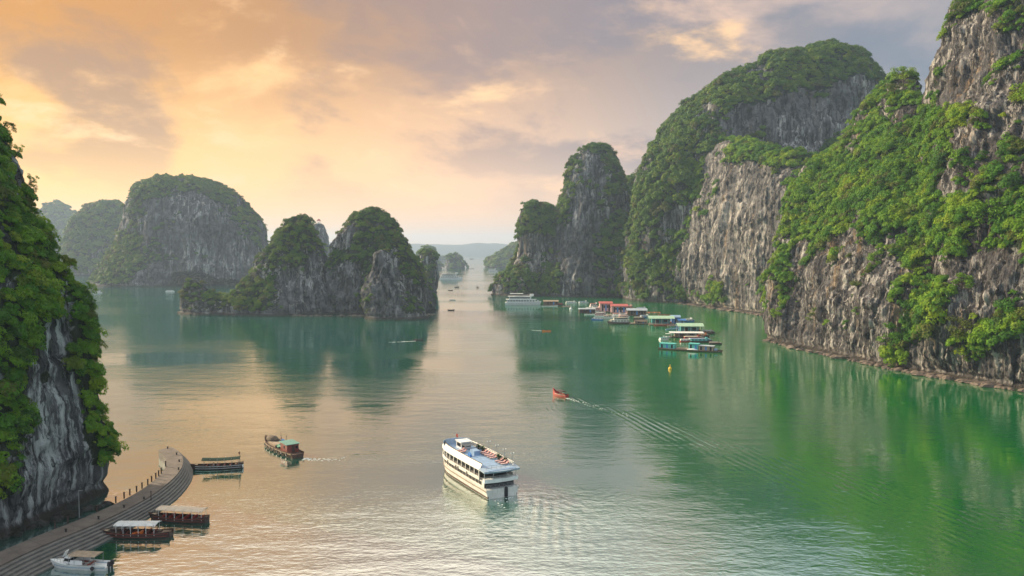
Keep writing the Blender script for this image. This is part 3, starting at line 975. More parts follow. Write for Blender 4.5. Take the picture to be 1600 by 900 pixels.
SHADE = paint('cabin_shade_grey', (.16, .15, .145), .6, .15, .8)  # grey with the gallery's shade in its colour; window strip shares it
STEEL = paint('grey_steel', (.30, .31, .32), .4, .15, 1.0, metal=.6)
SKIN = paint('skin', (.42, .24, .16), .6, .05, 3, streak=0)
HAIR = paint('black_hair', (.012, .010, .009), .5, .1, 3, streak=0)
PLANT = paint('pot_plant_leaves', (.03, .09, .02), .6, .4, 4, streak=0)
NETS = paint('brown_nets', (.13, .10, .075), .9, .4, 2.5, bump=.05)

def half_beam(t, W, stern=.8, pw=2.4):
    if t < .35:
        s = t / .35
        k = stern + (1 - stern) * (s * s * (3 - 2 * s))
    elif t < .5:
        k = 1
    else:
        k = 1 - ((t - .5) / .5) ** pw
    return max(W / 2 * k, .03 * W)
def hull(L, W, zt, bow=.6, stern_rise=.1, stern=.8, pw=2.4, drop=.35, rake=.06, keel=-.5, n=22, wall=.12, flare=.86):
    """open hull with bulwarks and a deck, x forward"""
    mb = MB()
    rings = []
    for i in range(n):
        t = i / (n - 1)
        w_ = half_beam(t, W, stern, pw)
        top = zt + bow * max(0, (t - .45) / .55) ** 2 + stern_rise * max(0, (.3 - t) / .3) ** 2
        x = (t - .5) * L
        rk = rake * L * max(0, (t - .6) / .4) ** 2
        wi = max(w_ - wall, .02)
        dz = min(drop, top - .05)
        half = [(x - rk, w_ * .30, keel), (x - rk * .6, w_ * flare, 0.02), (x - rk * .25, w_ * (.5 + flare / 2), top * .55), (x, w_, top), (x - .02, wi, top), (x - .02 - rk * .2, wi * .97, top - dz)]
        rings.append(half + [(p[0], -p[1], p[2]) for p in half[::-1]])
    return mb.loft(rings)
def band(L, W, z0, z1, stern=.8, pw=2.4, out=.04, x0=0.0, x1=1.0, n=20, th=.1, cap_ends=True):
    """a strip that follows the hull outline in plan (rub rails, bulwarks, deck edges)"""
    mb = MB()
    for s in (1, -1):
        rings = []
        for i in range(n):
            t = x0 + (x1 - x0) * i / (n - 1)
            w_ = half_beam(t, W, stern, pw) + out
            x = (t - .5) * L
            rings.append([(x, s * w_, z0), (x, s * w_, z1), (x, s * (w_ - th), z1), (x, s * (w_ - th), z0)])
        mb.loft(rings)
    return mb
def plan(L, W, stern=.8, pw=2.4, x0=0.0, x1=1.0, n=16, inset=0.0):
    up = []
    for i in range(n):
        t = x0 + (x1 - x0) * i / (n - 1)
        up.append(((t - .5) * L, max(half_beam(t, W, stern, pw) - inset, .05)))
    return [(x, -y) for x, y in up] + [(x, y) for x, y in up[::-1]]
def rails(mb, pts, h=1.0, n=2, r=.03):
    for p in pts:
        mb.cyl(p, (p[0], p[1], p[2] + h), r, r, 5)
    for k in range(n):
        z = h * (k + 1) / n
        mb.tube([(p[0], p[1], p[2] + z) for p in pts], r, 5)
    return mb

def place(name, label, cat, stern_px, bow_px, group=None):
    """Empty on the water between two photo points; returns it and the length"""
    a, b = at(*stern_px), at(*bow_px)
    d = b - a
    t = thing(name, label, cat, (a + b) / 2, math.atan2(d.y, d.x), group)
    return t, d.length
def spot(name, label, cat, px, py, heading, group=None):
    return thing(name, label, cat, at(px, py), R(heading), group)
def on(root, x, y, z):
    """world point of a local point on a boat"""
    c_, s_ = math.cos(root.rotation_euler.z), math.sin(root.rotation_euler.z)
    return (root.location.x + x * c_ - y * s_, root.location.y + x * s_ + y * c_, root.location.z + z)

# ------------------------------------------------------------------ people (a few pixels tall in the photo)
def skin_mesh(name, pts, edges, rad, m, parent=None, root=0, sub=1):
    me_ = bpy.data.meshes.new(name)
    me_.from_pydata(pts, edges, [])
    o = link_mesh(name, me_, m, parent)
    sk = o.modifiers.new('skin', 'SKIN')
    sk.use_smooth_shade = True
    me_.skin_vertices or me_.attributes
    for i, r in enumerate(rad):
        me_.skin_vertices[0].data[i].radius = (r, r) if not isinstance(r, tuple) else r
        me_.skin_vertices[0].data[i].use_root = (i == root)
    ss = o.modifiers.new('smooth', 'SUBSURF')
    ss.levels = ss.render_levels = sub
    return o
def ensure_skin(me_):
    if not me_.skin_vertices:
        pass
def person(label, loc, rz, seated=False, shirt=RED, legs=GREYBLUE, group=None):
    t = thing('person', label, 'person', loc, rz, group)
    if seated:
        hip = .46
        leg = lambda s: [(.02, s * .09, hip), (.42, s * .11, hip + .04), (.46, s * .11, .08), (.60, s * .12, .05)]
    else:
        hip = .92
        leg = lambda s: [(0, s * .09, hip - .02), (.03, s * .10, .50), (-.01, s * .10, .08), (.14, s * .11, .05)]
    tor = [(0, 0, hip), (0, 0, hip + .25), (0, 0, hip + .47), (.01, 0, hip + .58), (.03, 0, hip + .68), (.035, 0, hip + .80)]
    arm = lambda s: [(0, s * .19, hip + .46), (.04, s * .25, hip + .20), (.24, s * .20, hip + .06), (.33, s * .17, hip + .08)]
    def limb_tube(mb, pts, rad):
        rings = []
        for p, q, r in zip(pts, pts[1:] + [pts[-1]], rad):
            d = Vector(q) - Vector(p) if q != p else Vector(pts[-1]) - Vector(pts[-2])
            qq = d.to_track_quat('Z', 'Y')
            rings.append([tuple(Vector(p) + qq @ Vector((math.cos(a) * r, math.sin(a) * r, 0))) for a in [i * math.pi / 4 for i in range(8)]])
        mb.loft(rings)
    # one continuous body grown from a joint skeleton
    pts = list(tor)
    ed = [(i, i + 1) for i in range(5)]
    rad = [.13, .115, .14, .055, .095, .085]
    for s in (1, -1):
        k = len(pts); pts += leg(s); ed += [(0, k), (k, k + 1), (k + 1, k + 2), (k + 2, k + 3)]; rad += [.085, .06, .045, .04]
        k = len(pts); pts += arm(s); ed += [(2, k), (k, k + 1), (k + 1, k + 2), (k + 2, k + 3)]; rad += [.055, .042, .034, .04]
    me_ = bpy.data.meshes.new('body')
    me_.from_pydata(pts, ed, [])
    o = link_mesh('body', me_, SKIN, t)
    sk = o.modifiers.new('skin', 'SKIN')
    if me_.skin_vertices:
        for i, r in enumerate(rad):
            me_.skin_vertices[0].data[i].radius = (r, r)
            me_.skin_vertices[0].data[i].use_root = (i == 0)
    ss_ = o.modifiers.new('smooth', 'SUBSURF'); ss_.levels = ss_.render_levels = 1
    mb = MB()
    limb_tube(mb, tor[:4], [.155, .15, .175, .08])
    for s in (1, -1): limb_tube(mb, [(0, s * .12, hip + .47)] + arm(s)[:2], [.07, .075, .06])
    mb.build('shirt', shirt, t, True)
    mb = MB()
    limb_tube(mb, [(0, 0, hip + .04), (0, 0, hip - .06)], [.16, .15])
    for s in (1, -1): limb_tube(mb, leg(s)[:3], [.105, .08, .062])
    mb.build('trousers', legs, t, True)
    MB().blob(.01, 0, hip + .79, .115, .10, .11, 3, .05).build('hair', HAIR, t, True)
    return t

# ------------------------------------------------------------------ the big white cruise boat
def cruise_ship():
    a, a2, b = at(759, 780), at(811, 774), at(699, 725)
    stern = (a + a2) / 2
    d = b - stern
    L = d.length * 1.0
    W = (a2 - a).length * 1.06
    d.normalize()
    t = thing('cruise_ship', 'large white two deck cruise ship with blue roof terrace sailing in mid bay', 'ship', stern + d * L / 2, math.atan2(d.y, d.x))
    S, PW = .96, 3.6
    hull(L, W, 2.1, .55, .0, S, PW, .1, .05, flare=.90).build('hull', CREAM, t)
    band(L, W, .12, .55, S, PW, -.06 * W + .18, .0, .93, th=.3).build('waterline_band', RUST, t)
    band(L, W, 1.55, 1.75, S, PW, .05).build('rub_rail', WOOD_L, t)
    # lower deck cabin
    MB().prism(plan(L, W, S, PW, .06, .93, inset=.38), 2.0, 3.62).build('lower_cabin', CREAM, t)
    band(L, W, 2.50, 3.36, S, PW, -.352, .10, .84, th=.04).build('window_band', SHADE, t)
    # side deck band between the two decks
    deck2 = MB().prism(plan(L, W, S, PW, .015, .97, inset=-.10), 3.5, 3.72)
    deck2.build('upper_deck', CREAM, t)
    bw = band(L, W, 3.60, 4.35, S, PW, .26, .10, .97, th=.14)
    bw.build('deck_bulwark', CREAM, t)
    MB().loft([[(-.485 * L - .25 * (1 - (y / (W / 2)) ** 2) * 2, y, 3.45), (-.485 * L - .25 * (1 - (y / (W / 2)) ** 2) * 2, y, 4.25), (-.455 * L, y, 4.25), (-.455 * L, y, 3.45)] for y in np.linspace(-W * .5, W * .5, 9)]).build('stern_bulwark', WHITE, t)
    MB().prism(plan(L, W, S, PW, .14, .90, inset=.85), 3.7, 5.95).build('upper_cabin', SHADE, t)  # wall coloured dark so the gallery looks recessed in shade
    # posts of the shaded side gallery
    for s in (1, -1):
        for i in range(11):
            tt = .12 + .74 * i / 10
            MB().box((tt - .5) * L, s * (half_beam(tt, W, S, PW) - .05), 5.1, .22, .14, 1.6).build('gallery_post', CREAM, t)
        for i in range(13):
            tt = .15 + .68 * i / 12
            wdw = MB().box((tt - .5) * L, s * (half_beam(tt, W, S, PW) - .83), 5.05, L * .052, .05, 1.5).build('window', GLASS, t)
        for i in range(14):
            tt = .12 + .70 * i / 13
            wdw = MB().box((tt - .5) * L, s * (half_beam(tt, W, S, PW) - .36), 2.92, L * .040, .05, 1.0).build('window', GLASS, t)
            MB().box((tt - .5) * L, s * (half_beam(tt, W, S, PW) - .345), 2.47, L * .032, .05, .08).build('sill', WOOD_L, wdw)
    for tt, y_ in ((.30, 1), (.46, 1), (.50, 1), (.66, 1)):
        MB().cyl(((tt - .5) * L, half_beam(tt, W, S, PW) + .12, 3.7), ((tt - .5) * L, half_beam(tt, W, S, PW) + .30, 3.7), .42, .42, 12).build('tyre_fender', BLACK, t)
    # open stern verandas
    MB().box(-.449 * L, 0, 2.75, .12, W * .86, 1.4).build('stern_opening_shade', BLACK, t)  # solid black panel standing in for the shade of an opening
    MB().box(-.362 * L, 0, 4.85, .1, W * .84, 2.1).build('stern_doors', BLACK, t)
    r_ = MB(); rails(r_, [(-.485 * L, y, 2.05) for y in np.linspace(-W * .44, W * .44, 8)], .9, 3, .03); r_.build('stern_railing', STEEL, t)
    r_ = MB(); rails(r_, [(-.47 * L, y, 3.72) for y in np.linspace(-W * .46, W * .46, 8)], 1.05, 3, .03); r_.build('veranda_railing', STEEL, t)
    MB().box(-.505 * L, -W * .10, 1.05, .3, .75, 1.9).cyl((-.505 * L - .18, -W * .10, 1.98), (-.505 * L + .1, -W * .10, 1.98), .38, .38, 12).build('stern_ladder', BLACK, t)
    for y in (-.47, -.2, .2, .47):
        MB().cyl((-.465 * L, y * W, 3.7), (-.465 * L, y * W, 6.0), .06).build('veranda_post', CREAM, t)
    # roof with its sloping white side panels
    po, pi = plan(L, W, S, PW, .02, .93, 18, -.34), plan(L, W, S, PW, .02, .93, 18, .75)
    MB().loft([[(x, y, 5.85) for x, y in po], [(x, y, 6.05) for x, y in po], [(x, y, 6.10) for x, y in pi], [(x, y, 5.86) for x, y in pi]]).build('roof_edge', WHITE, t)
    for s in (1, -1):
        rg = []
        for i in range(18):
            tt = .10 + .80 * i / 17
            w_ = half_beam(tt, W, S, PW)
            x = (tt - .5) * L
            rg.append([(x, s * (w_ + .13), 6.02), (x, s * (w_ - .50), 7.15), (x, s * (w_ - .62), 7.12), (x, s * (w_ - .05), 6.0)])
        MB().loft(rg).build('side_panel', CREAM, t)
        MB().loft([[(q[1][0], q[1][1] - .08, q[1][2]), (q[1][0], q[1][1] + .08, q[1][2]), (q[1][0], q[1][1] + .08, q[1][2] + .10), (q[1][0], q[1][1] - .08, q[1][2] + .10)] for q in rg]).build('handrail', WOOD_D, t)
    MB().prism(plan(L, W, S, PW, .0, .90, 18, .60), 6.04, 6.24).build('sun_deck', PALEBLUE, t)
    # rounded blue overhang at the stern
    MB().loft([[(-.5 * L - .55 * (1 - (2 * y / W) ** 2), y, 5.75), (-.5 * L - .75 * (1 - (2 * y / W) ** 2), y, 6.12), (-.41 * L, y, 6.36), (-.41 * L, y, 5.95)] for y in np.linspace(-W * .53, W * .53, 11)]).build('stern_awning', GREYBLUE, t)
    # wheelhouse and screens forward
    wh = MB().box(.20 * L, -W * .05, 7.0, 3.0, 2.6, 1.9).build('wheelhouse', WHITE, t)
    MB().box(.20 * L, -W * .05, 8.02, 3.5, 3.1, .16).build('roof', WHITE, wh)
    MB().box(.20 * L - 1.52, -W * .05, 7.2, .05, 2.2, .9).build('window', GLASS, wh)
    MB().box(.20 * L, -W * .05 + 1.32, 7.2, 2.2, .05, .9).build('window', GLASS, wh)
    pg = MB()
    for i in range(8):
        pg.box(.20 * L - 1.9 - .36 * i, -W * .05, 7.75, .10, 3.2, .12)
    pg.box(.20 * L - 3.2, -W * .05 + 1.5, 7.66, 3.2, .12, .1).box(.20 * L - 3.2, -W * .05 - 1.5, 7.66, 3.2, .12, .1)
    for s in (1, -1): pg.cyl((.20 * L - 4.7, -W * .05 + s * 1.5, 6.2), (.20 * L - 4.7, -W * .05 + s * 1.5, 7.7), .07)
    pg.build('pergola', STEEL, t)
    rg = []
    for i in range(13):
        a_ = R(-80 + 160 * i / 12)
        rg.append([(.29 * L + math.cos(a_) * 2.6, math.sin(a_) * W * .42, 6.2), (.29 * L + math.cos(a_) * 2.9, math.sin(a_) * W * .44, 7.55), (.29 * L + math.cos(a_) * 2.78, math.sin(a_) * W * .43, 7.55), (.29 * L + math.cos(a_) * 2.5, math.sin(a_) * W * .41, 6.2)])
    MB().loft(rg).build('front_screen', GREYBLUE, t)
    fp = MB().cyl((.30 * L, .2, 6.2), (.30 * L, .2, 9.4), .05).build('flagpole', STEEL, t)
    rg = []
    for i in range(6):
        rg.append([(.30 * L - i * .22, .2 + .12 * math.sin(i * 1.3), 8.5 - i * .06), (.30 * L - i * .22, .2 + .12 * math.sin(i * 1.3), 9.3 - i * .05), (.30 * L - i * .22, .23 + .12 * math.sin(i * 1.3), 9.3 - i * .05), (.30 * L - i * .22, .23 + .12 * math.sin(i * 1.3), 8.5 - i * .06)])
    MB().loft(rg).build('flag', RED, fp)
    r_ = MB(); rails(r_, [((tt - .5) * L, -(half_beam(tt, W, S, PW) - .55), 6.2) for tt in np.linspace(.04, .84, 14)], 1.05, 3, .03); r_.build('railing', STEEL, t)
    r_ = MB(); rails(r_, [(-.475 * L, y, 6.24) for y in np.linspace(-W * .42, W * .42, 7)], .95, 2, .03); r_.build('railing', STEEL, t)
    for i, tt in enumerate((.07, .20, .33, .47)):
        x, y = (tt - .5) * L, -(half_beam(tt, W, S, PW) - .42)
        lp = MB().cyl((x, y, 6.2), (x, y, 8.9), .05).cyl((x, y - .35, 8.85), (x, y + .35, 8.85), .035).build('lamp_post', STEEL, t)
        for s in (-.35, .35):
            MB().blob(x, y + s, 8.98, .13, .13, .15, 1, .02).build('lamp', WHITE, lp, True)
    MB().box(-.06 * L, W * .20, 6.5, 1.4, .5, .5).box(-.06 * L, W * .20, 6.9, 1.4, .08, .5).build('deck_bench', BLUE, t)
    MB().box(-.02 * L, -.3, 6.75, 2.4, 1.6, 1.0).build('stair_hatch', PALEBLUE, t)
    # striped sun loungers and pot plants stand on the roof terrace: things of their own
    def lounger(x, y, rz, label):
        g = thing('sun_lounger', label, 'sun lounger', on(t, x, y, 6.25), t.rotation_euler.z + rz, 'striped loungers on the cruise ship terrace')
        MB().box(.25, 0, .30, 1.4, .72, .08).box(.85, .3, .14, .07, .07, .28).box(.85, -.3, .14, .07, .07, .28).box(-.4, .3, .14, .07, .07, .28).box(-.4, -.3, .14, .07, .07, .28).build('frame', WOOD, g)
        for i in range(5):
            MB().box(.25 , -.30 + .15 * i, .37, 1.4, .148, .07).build('cushion_stripe', RED if i % 2 == 0 else WHITE, g)
        bk = MB().box(-.70, 0, .56, .75, .72, .07, ry=R(38)).build('backrest', WHITE, g)
        for i in (0, 2, 4):
            MB().box(-.70, -.30 + .15 * i, .60, .75, .148, .06, ry=R(38)).build('stripe', RED, bk)
    spots_ = [(-.03, -.27, 'nearest the dark pergola'), (-.075, -.27, 'second behind the pergola'), (-.12, -.27, 'third behind the pergola'), (-.165, -.27, 'fourth behind the pergola'),
              (-.21, -.27, 'fifth behind the pergola'), (-.31, -.26, 'in front of the stern pair'), (-.355, -.26, 'first of the stern pair'), (-.40, -.26, 'closest to the stern awning'),
              (.10, .22, 'alone by the cream side panel, forward'), (.055, .22, 'alone by the cream side panel, aft')]
    for x, y, s in spots_:
        lounger(x * L, y * W, R(90), 'red and white striped sun lounger on ship terrace, ' + s)
    for x, y, s in ((.10, -.34, 'beside the wheelhouse'), (-.245, -.36, 'between the lounger rows'), (-.335, -.38, 'next to the stern loungers'), (.03, -.37, 'at the rail by the pergola')):
        g = thing('pot_plant', 'leafy green pot plant on the ship terrace ' + s, 'plant', on(t, x * L, y * W, 6.24), 0)
        MB().cyl((0, 0, 0), (0, 0, .5), .25, .32, 10).build('pot', WOOD, g)
        mb = MB()
        for i in range(26):
            a_, e_ = random.uniform(0, 6.28), random.uniform(.1, 1.4)
            p = Vector((math.cos(a_) * math.cos(e_), math.sin(a_) * math.cos(e_), math.sin(e_)))
            q = p.cross(Vector((0, 0, 1))).normalized() * .14
            c0 = Vector((0, 0, .5))
            mb.add([c0, c0 + p * .6 + q, c0 + p * random.uniform(.9, 1.35) - Vector((0, 0, .15)), c0 + p * .6 - q], [(0, 1, 2, 3)])
        mb.build('leaves', PLANT, g)
    return t
cruise_ship()

# ------------------------------------------------------------------ wooden cargo barge
def cargo_boat():
    t, L = place('cargo_boat', 'old brown cargo boat with a red cabin under a green roof', 'boat', (465, 715), (415, 691))
    L *= 1.02
    W = 5.0
    hull(L, W, 1.15, .9, .25, .72, 2.6, .45, .05, flare=.84).build('hull', RUST, t)
    band(L, W, .80, 1.0, .72, 2.6, .06, .02, .93, th=.16).build('rub_rail', WOOD_L, t)
    cb = MB().box(-.26 * L, 0, 1.9, 4.4, 3.3, 2.3).build('cabin', DARKRED, t)
    MB().box(-.26 * L, 0, 3.12, 5.0, 3.9, .12, ry=R(-2)).build('roof', GREEN_TIN, cb)
    MB().box(-.26 * L - 2.22, -.1, 1.75, .06, .85, 1.8).build('door', WOOD_D, cb)
    MB().box(-.26 * L - 2.22, -1.05, 2.1, .06, .7, .7).build('window', GLASS, cb)
    MB().box(-.26 * L - .3, 1.67, 2.1, .8, .06, .7).build('window', GLASS, cb)
    MB().box(-.26 * L - .3, -1.67, 2.1, .8, .06, .7).build('window', GLASS, cb)
    MB().box(.13 * L, 0, 1.12, 5.4, 3.2, .5).box(.13 * L, 0, 1.40, 5.0, 2.8, .12).build('hatch_cover', WOOD_L, t)
    MB().cyl((.02 * L, -1.8, .9), (.02 * L, -1.8, 3.7), .05).cyl((.18 * L, -1.7, .9), (.18 * L, -1.7, 4.0), .05).build('mast', WOOD_D, t)
    for i in range(7):
        tt = .12 + .11 * i
        MB().cyl(((tt - .5) * L, half_beam(tt, W, .72, 2.6) + .02, .62), ((tt - .5) * L, half_beam(tt, W, .72, 2.6) + .24, .62), .38, .38, 10).build('tyre_fender', BLACK, t)
    g = thing('cargo_heap', 'brown heap of nets piled on the bow of the cargo boat', 'nets', on(t, .30 * L, -.3, 1.0), t.rotation_euler.z)
    MB().blob(0, 0, .5, 2.4, 1.6, 1.2, 4, .25).blob(-1.2, -.4, .5, 1.6, 1.2, .8, 7, .25).build('nets', NETS, g, True)
    g = thing('tarpaulin', 'crumpled green tarpaulin lying before the red cabin', 'tarpaulin', on(t, -.055 * L, .45, 1.02), t.rotation_euler.z)
    MB().blob(0, 0, .32, 1.45, 1.15, .55, 9, .28).build('cloth', GREEN_TARP, g)
    g = thing('water_drum', 'blue plastic drum standing on the cargo boat deck', 'drum', on(t, .07 * L, -1.25, 1.40), t.rotation_euler.z)
    MB().cyl((0, 0, 0), (0, 0, 1.0), .42, .42, 14).cyl((0, 0, .33), (0, 0, .38), .45, .45, 14).cyl((0, 0, .66), (0, 0, .71), .45, .45, 14).build('drum_body', BLUE, g)
    person('standing person in a dark shirt on the cargo boat deck', on(t, .12 * L, -1.2, 1.42), t.rotation_euler.z + 1.0, False, DARKRED, BLACK)
cargo_boat()

# ------------------------------------------------------------------ open tour boats with canopies at the pier
def canopy_boat(label, stern_px, bow_px, W, canopy_m, hull_m, trim_m, c0, c1, cz=2.75, seats=RED, sag=0.0, nseat=6, flat=False):
    t, L = place('tour_boat', label, 'boat', stern_px, bow_px)
    S, PW = .66, 2.0
    hull(L, W, .95, .55, .35, S, PW, .55, .09, flare=.80, wall=.10).build('hull', hull_m, t)
    band(L, W, .80, .90, S, PW, .05, .02, .90, th=.10).build('gunwale', trim_m, t)
    band(L, W, .28, .36, S, PW, -.06, .04, .90, th=.14).build('stripe', trim_m, t)
    MB().prism(plan(L, W, S, PW, .86, .985, 6, .12), 1.02, 1.22).build('foredeck', WOOD_L, t)
    MB().prism(plan(L, W, S, PW, .02, .16, 6, .12), .75, .95).build('afterdeck', WOOD, t)
    x0, x1 = (c0 - .5) * L, (c1 - .5) * L
    n = 6
    for i in range(n):
        x = x0 + (x1 - x0) * i / (n - 1)
        tt = x / L + .5
        for s in (1, -1):
            y = s * (half_beam(tt, W, S, PW) - .10)
            MB().cyl((x, y, .5), (x, y, cz - .06), .045, .045, 6).build('post', WHITE if canopy_m is not GREEN_CAN else STEEL, t)
    rg = []
    hw = W * .5
    for i in range(13):
        x = x0 - .35 + (x1 - x0 + .7) * i / 12
        sg = -sag * math.sin(math.pi * i / 12)
        e = 0 if flat else .22
        rg.append([(x, -hw, cz - e + sg), (x, -hw * .5, cz + sg), (x, 0, cz + .05 + sg), (x, hw * .5, cz + sg), (x, hw, cz - e + sg),
                   (x, hw, cz - e - .07 + sg), (x, 0, cz - .04 + sg), (x, -hw, cz - e - .07 + sg)])
    cn = MB().loft(rg).build('canopy', canopy_m, t)
    fr = MB()
    for i in range(n):
        x = x0 + (x1 - x0) * i / (n - 1)
        fr.box(x, 0, cz - .14 - sag * math.sin(math.pi * i / (n - 1)), .06, W * .95, .06)
    fr.build('ribs', WOOD, cn)
    for i in range(nseat):
        x = x0 + .6 + (x1 - x0 - 1.2) * i / (nseat - 1)
        bw_ = half_beam(x / L + .5, W, S, PW) * 2 - .5
        sb = MB().box(x, 0, .72, .45, bw_, .12).box(x, 0, .58, .10, bw_ * .9, .3).build('bench', seats, t)
        MB().box(x - .24, 0, 1.02, .07, bw_, .45).build('bench_back', seats, sb)
    eb = MB().box(x0 - .55, 0, .95, .9, .9, .6).build('engine_box', WOOD_D, t)
    return t, L
b1, L1 = canopy_boat('dark red tour boat under a white canopy moored at the pier steps', (268, 838), (154, 838), 3.1, CANVAS_W, WOOD_D, DARKRED, .20, .72, 2.75, DARKRED)
# pile of life jackets in it
g = thing('life_jackets', 'bright orange pile of life jackets inside the white canopied boat', 'life jackets', on(b1, -.06 * L1, .75, .70), b1.rotation_euler.z)
for i in range(9):
    q = MB().box(random.uniform(-.9, .9), random.uniform(-.35, .35), .15 + .16 * (i // 3), .62, .5, .16, rz=random.uniform(0, 3), rx=random.uniform(-.3, .3))
    q.build('jacket', ORANGE, g, bevel=.05)
b2, L2 = canopy_boat('tour boat with a beige canopy lying between the steps and the white canopied boat', (324, 816), (232, 811), 3.0, CANVAS, WOOD_D, DARKRED, .06, .78, 2.7, RED)
b3, L3 = canopy_boat('black tour boat with a dark green canopy moored near the pier head', (380, 730), (297, 734), 2.9, GREEN_CAN, WOOD_D, CANVAS_W, .08, .74, 2.75, DARKRED, .22)
fl = MB().cyl((-.44 * L3, 0, .8), (-.44 * L3, 0, 4.1), .05).build('flagpole', WOOD_D, b3)
MB().loft([[(-.44 * L3 + i * .14, .03 * math.sin(i), 3.2 + i * .18), (-.44 * L3 + i * .14, .03 * math.sin(i), 4.1 - i * .14), (-.44 * L3 + i * .14, .03 + .03 * math.sin(i), 4.1 - i * .14), (-.44 * L3 + i * .14, .03 + .03 * math.sin(i), 3.2 + i * .18)] for i in range(4)]).build('flag', DARKRED, fl)
MB().cyl((-.49 * L3, .75, .55), (-.49 * L3 - .28, .75, .55), .42, .42, 14).build('white_fender', WHITE, b3)
person('seated person in a red shirt inside the green canopied boat', on(b3, -.02 * L3, .55, .35), b3.rotation_euler.z, True, RED, BLACK)
person('seated person in a pale shirt inside the green canopied boat', on(b3, .05 * L3, .35, .35), b3.rotation_euler.z, True, CANVAS_W, BLACK)

# ------------------------------------------------------------------ white speedboat
def speedboat():
    t, L = place('speedboat', 'white speedboat with a brown canopy moored at the near end of the pier', 'boat', (171, 889), (79, 885))
    W = 3.0
    S, PW = .88, 2.2
    hull(L, W, .95, .40, .0, S, PW, .40, .10, flare=.78).build('hull', WHITE, t)
    band(L, W, .50, .62, S, PW, -.10, .02, .92, th=.16).build('stripe', GREYBLUE, t)
    MB().prism(plan(L, W, S, PW, .66, .985, 8, .14), .92, 1.22, .1).build('foredeck', WHITE, t)
    cb = MB().prism([(1.0, -1.15), (2.6, -.8), (2.6, .8), (1.0, 1.15)], 1.0, 2.0, .25).build('cabin', WHITE, t)
    MB().prism([(.95, -1.17), (2.35, -.84), (2.35, .84), (.95, 1.17)], 1.42, 1.86, .12).build('windshield', GLASS, cb)
    for s in (1, -1): MB().box(-.15, s * 1.18, 1.35, 2.2, .07, .75).build('side_wall', WHITE, t)
    MB().loft([[(x, -1.35, 2.48), (x, -.7, 2.62), (x, .7, 2.62), (x, 1.35, 2.48), (x, 1.35, 2.42), (x, -1.35, 2.42)] for x in (-3.6, -2, 0, 1.3)]).build('canopy', WOOD_L, t)
    for x in (-3.5, -1.6, .2, 1.2):
        for s in (1, -1):
            MB().cyl((x, s * 1.22, .8), (x, s * 1.28, 2.44), .04, .04, 6).build('post', STEEL, t)
    MB().box(2.35, .25, 2.55, .10, .95, 1.1, ry=R(-28)).build('open_hatch', WHITE, t)
    MB().box(-.3, .6, .95, 1.8, .5, .14).box(-.3, -.6, .95, 1.8, .5, .14).box(-2.2, 0, .95, .5, 1.9, .14).build('seats', DARKRED, t)
    for s in (.45, -.45):
        om = MB().box(-L / 2 - .25, s, 1.05, .62, .46, .75, taper=(.8, .8)).box(-L / 2 - .2, s, .35, .25, .16, .9).build('outboard_motor', BLACK, t, bevel=.05)
    r_ = MB(); rails(r_, [((tt - .5) * L, -(half_beam(tt, W, S, PW) - .2), 1.2) for tt in (.7, .77, .84, .91)], .45, 1, .025); rails(r_, [((tt - .5) * L, (half_beam(tt, W, S, PW) - .2), 1.2) for tt in (.7, .77, .84, .91)], .45, 1, .025)
    r_.build('bow_rail', STEEL, t)
    MB().cyl((-.30 * L, 1.62, .55), (-.30 * L, 1.42, .55), .34, .34, 12).build('tyre_fender', BLACK, t)
speedboat()

# ------------------------------------------------------------------ small red wooden boat under way
def red_boat():
    t, L = place('wooden_boat', 'small red wooden boat with a curved bow crossing the open water', 'boat', (886, 621), (864, 616))
    L = max(L, 7.5)
    hull(L, 2.5, .85, 1.7, .3, .7, 2.0, .5, .02, flare=.8).build('hull', RED, t)
    band(L, 2.5, .72, .84, .7, 2.0, .04, .02, .72, th=.1).build('gunwale', CANVAS, t)
    MB().loft([[(x, -1.1, 2.05 - abs(x + .6) * .1), (x, 0, 2.4 - abs(x + .6) * .1), (x, 1.1, 2.05 - abs(x + .6) * .1), (x, 1.1, 1.98 - abs(x + .6) * .1), (x, -1.1, 1.98 - abs(x + .6) * .1)] for x in (-2.4, -1.4, -.4, .6, 1.4)]).build('canopy', WOOD_D, t)
    for x in (-2.2, 1.2):
        for s in (1, -1): MB().cyl((x, s * 1.0, .4), (x, s * 1.0, 2.0), .04).build('post', WOOD_D, t)
    MB().cyl((-1.6, .4, 2.0), (-1.6, .4, 4.0), .03).build('mast', WOOD_D, t)
    MB().box(-.4, 0, .7, .4, 1.9, .12).box(.9, 0, .7, .4, 1.9, .12).build('thwart', WOOD_L, t)
    person('seated person in a pink shirt steering the small red boat', on(t, -.5, .4, .30), t.rotation_euler.z, True, PINK, BLACK)
    MB().box(-3.3, 0, .95, .5, .6, .5).build('engine', BLACK, t)
red_boat()

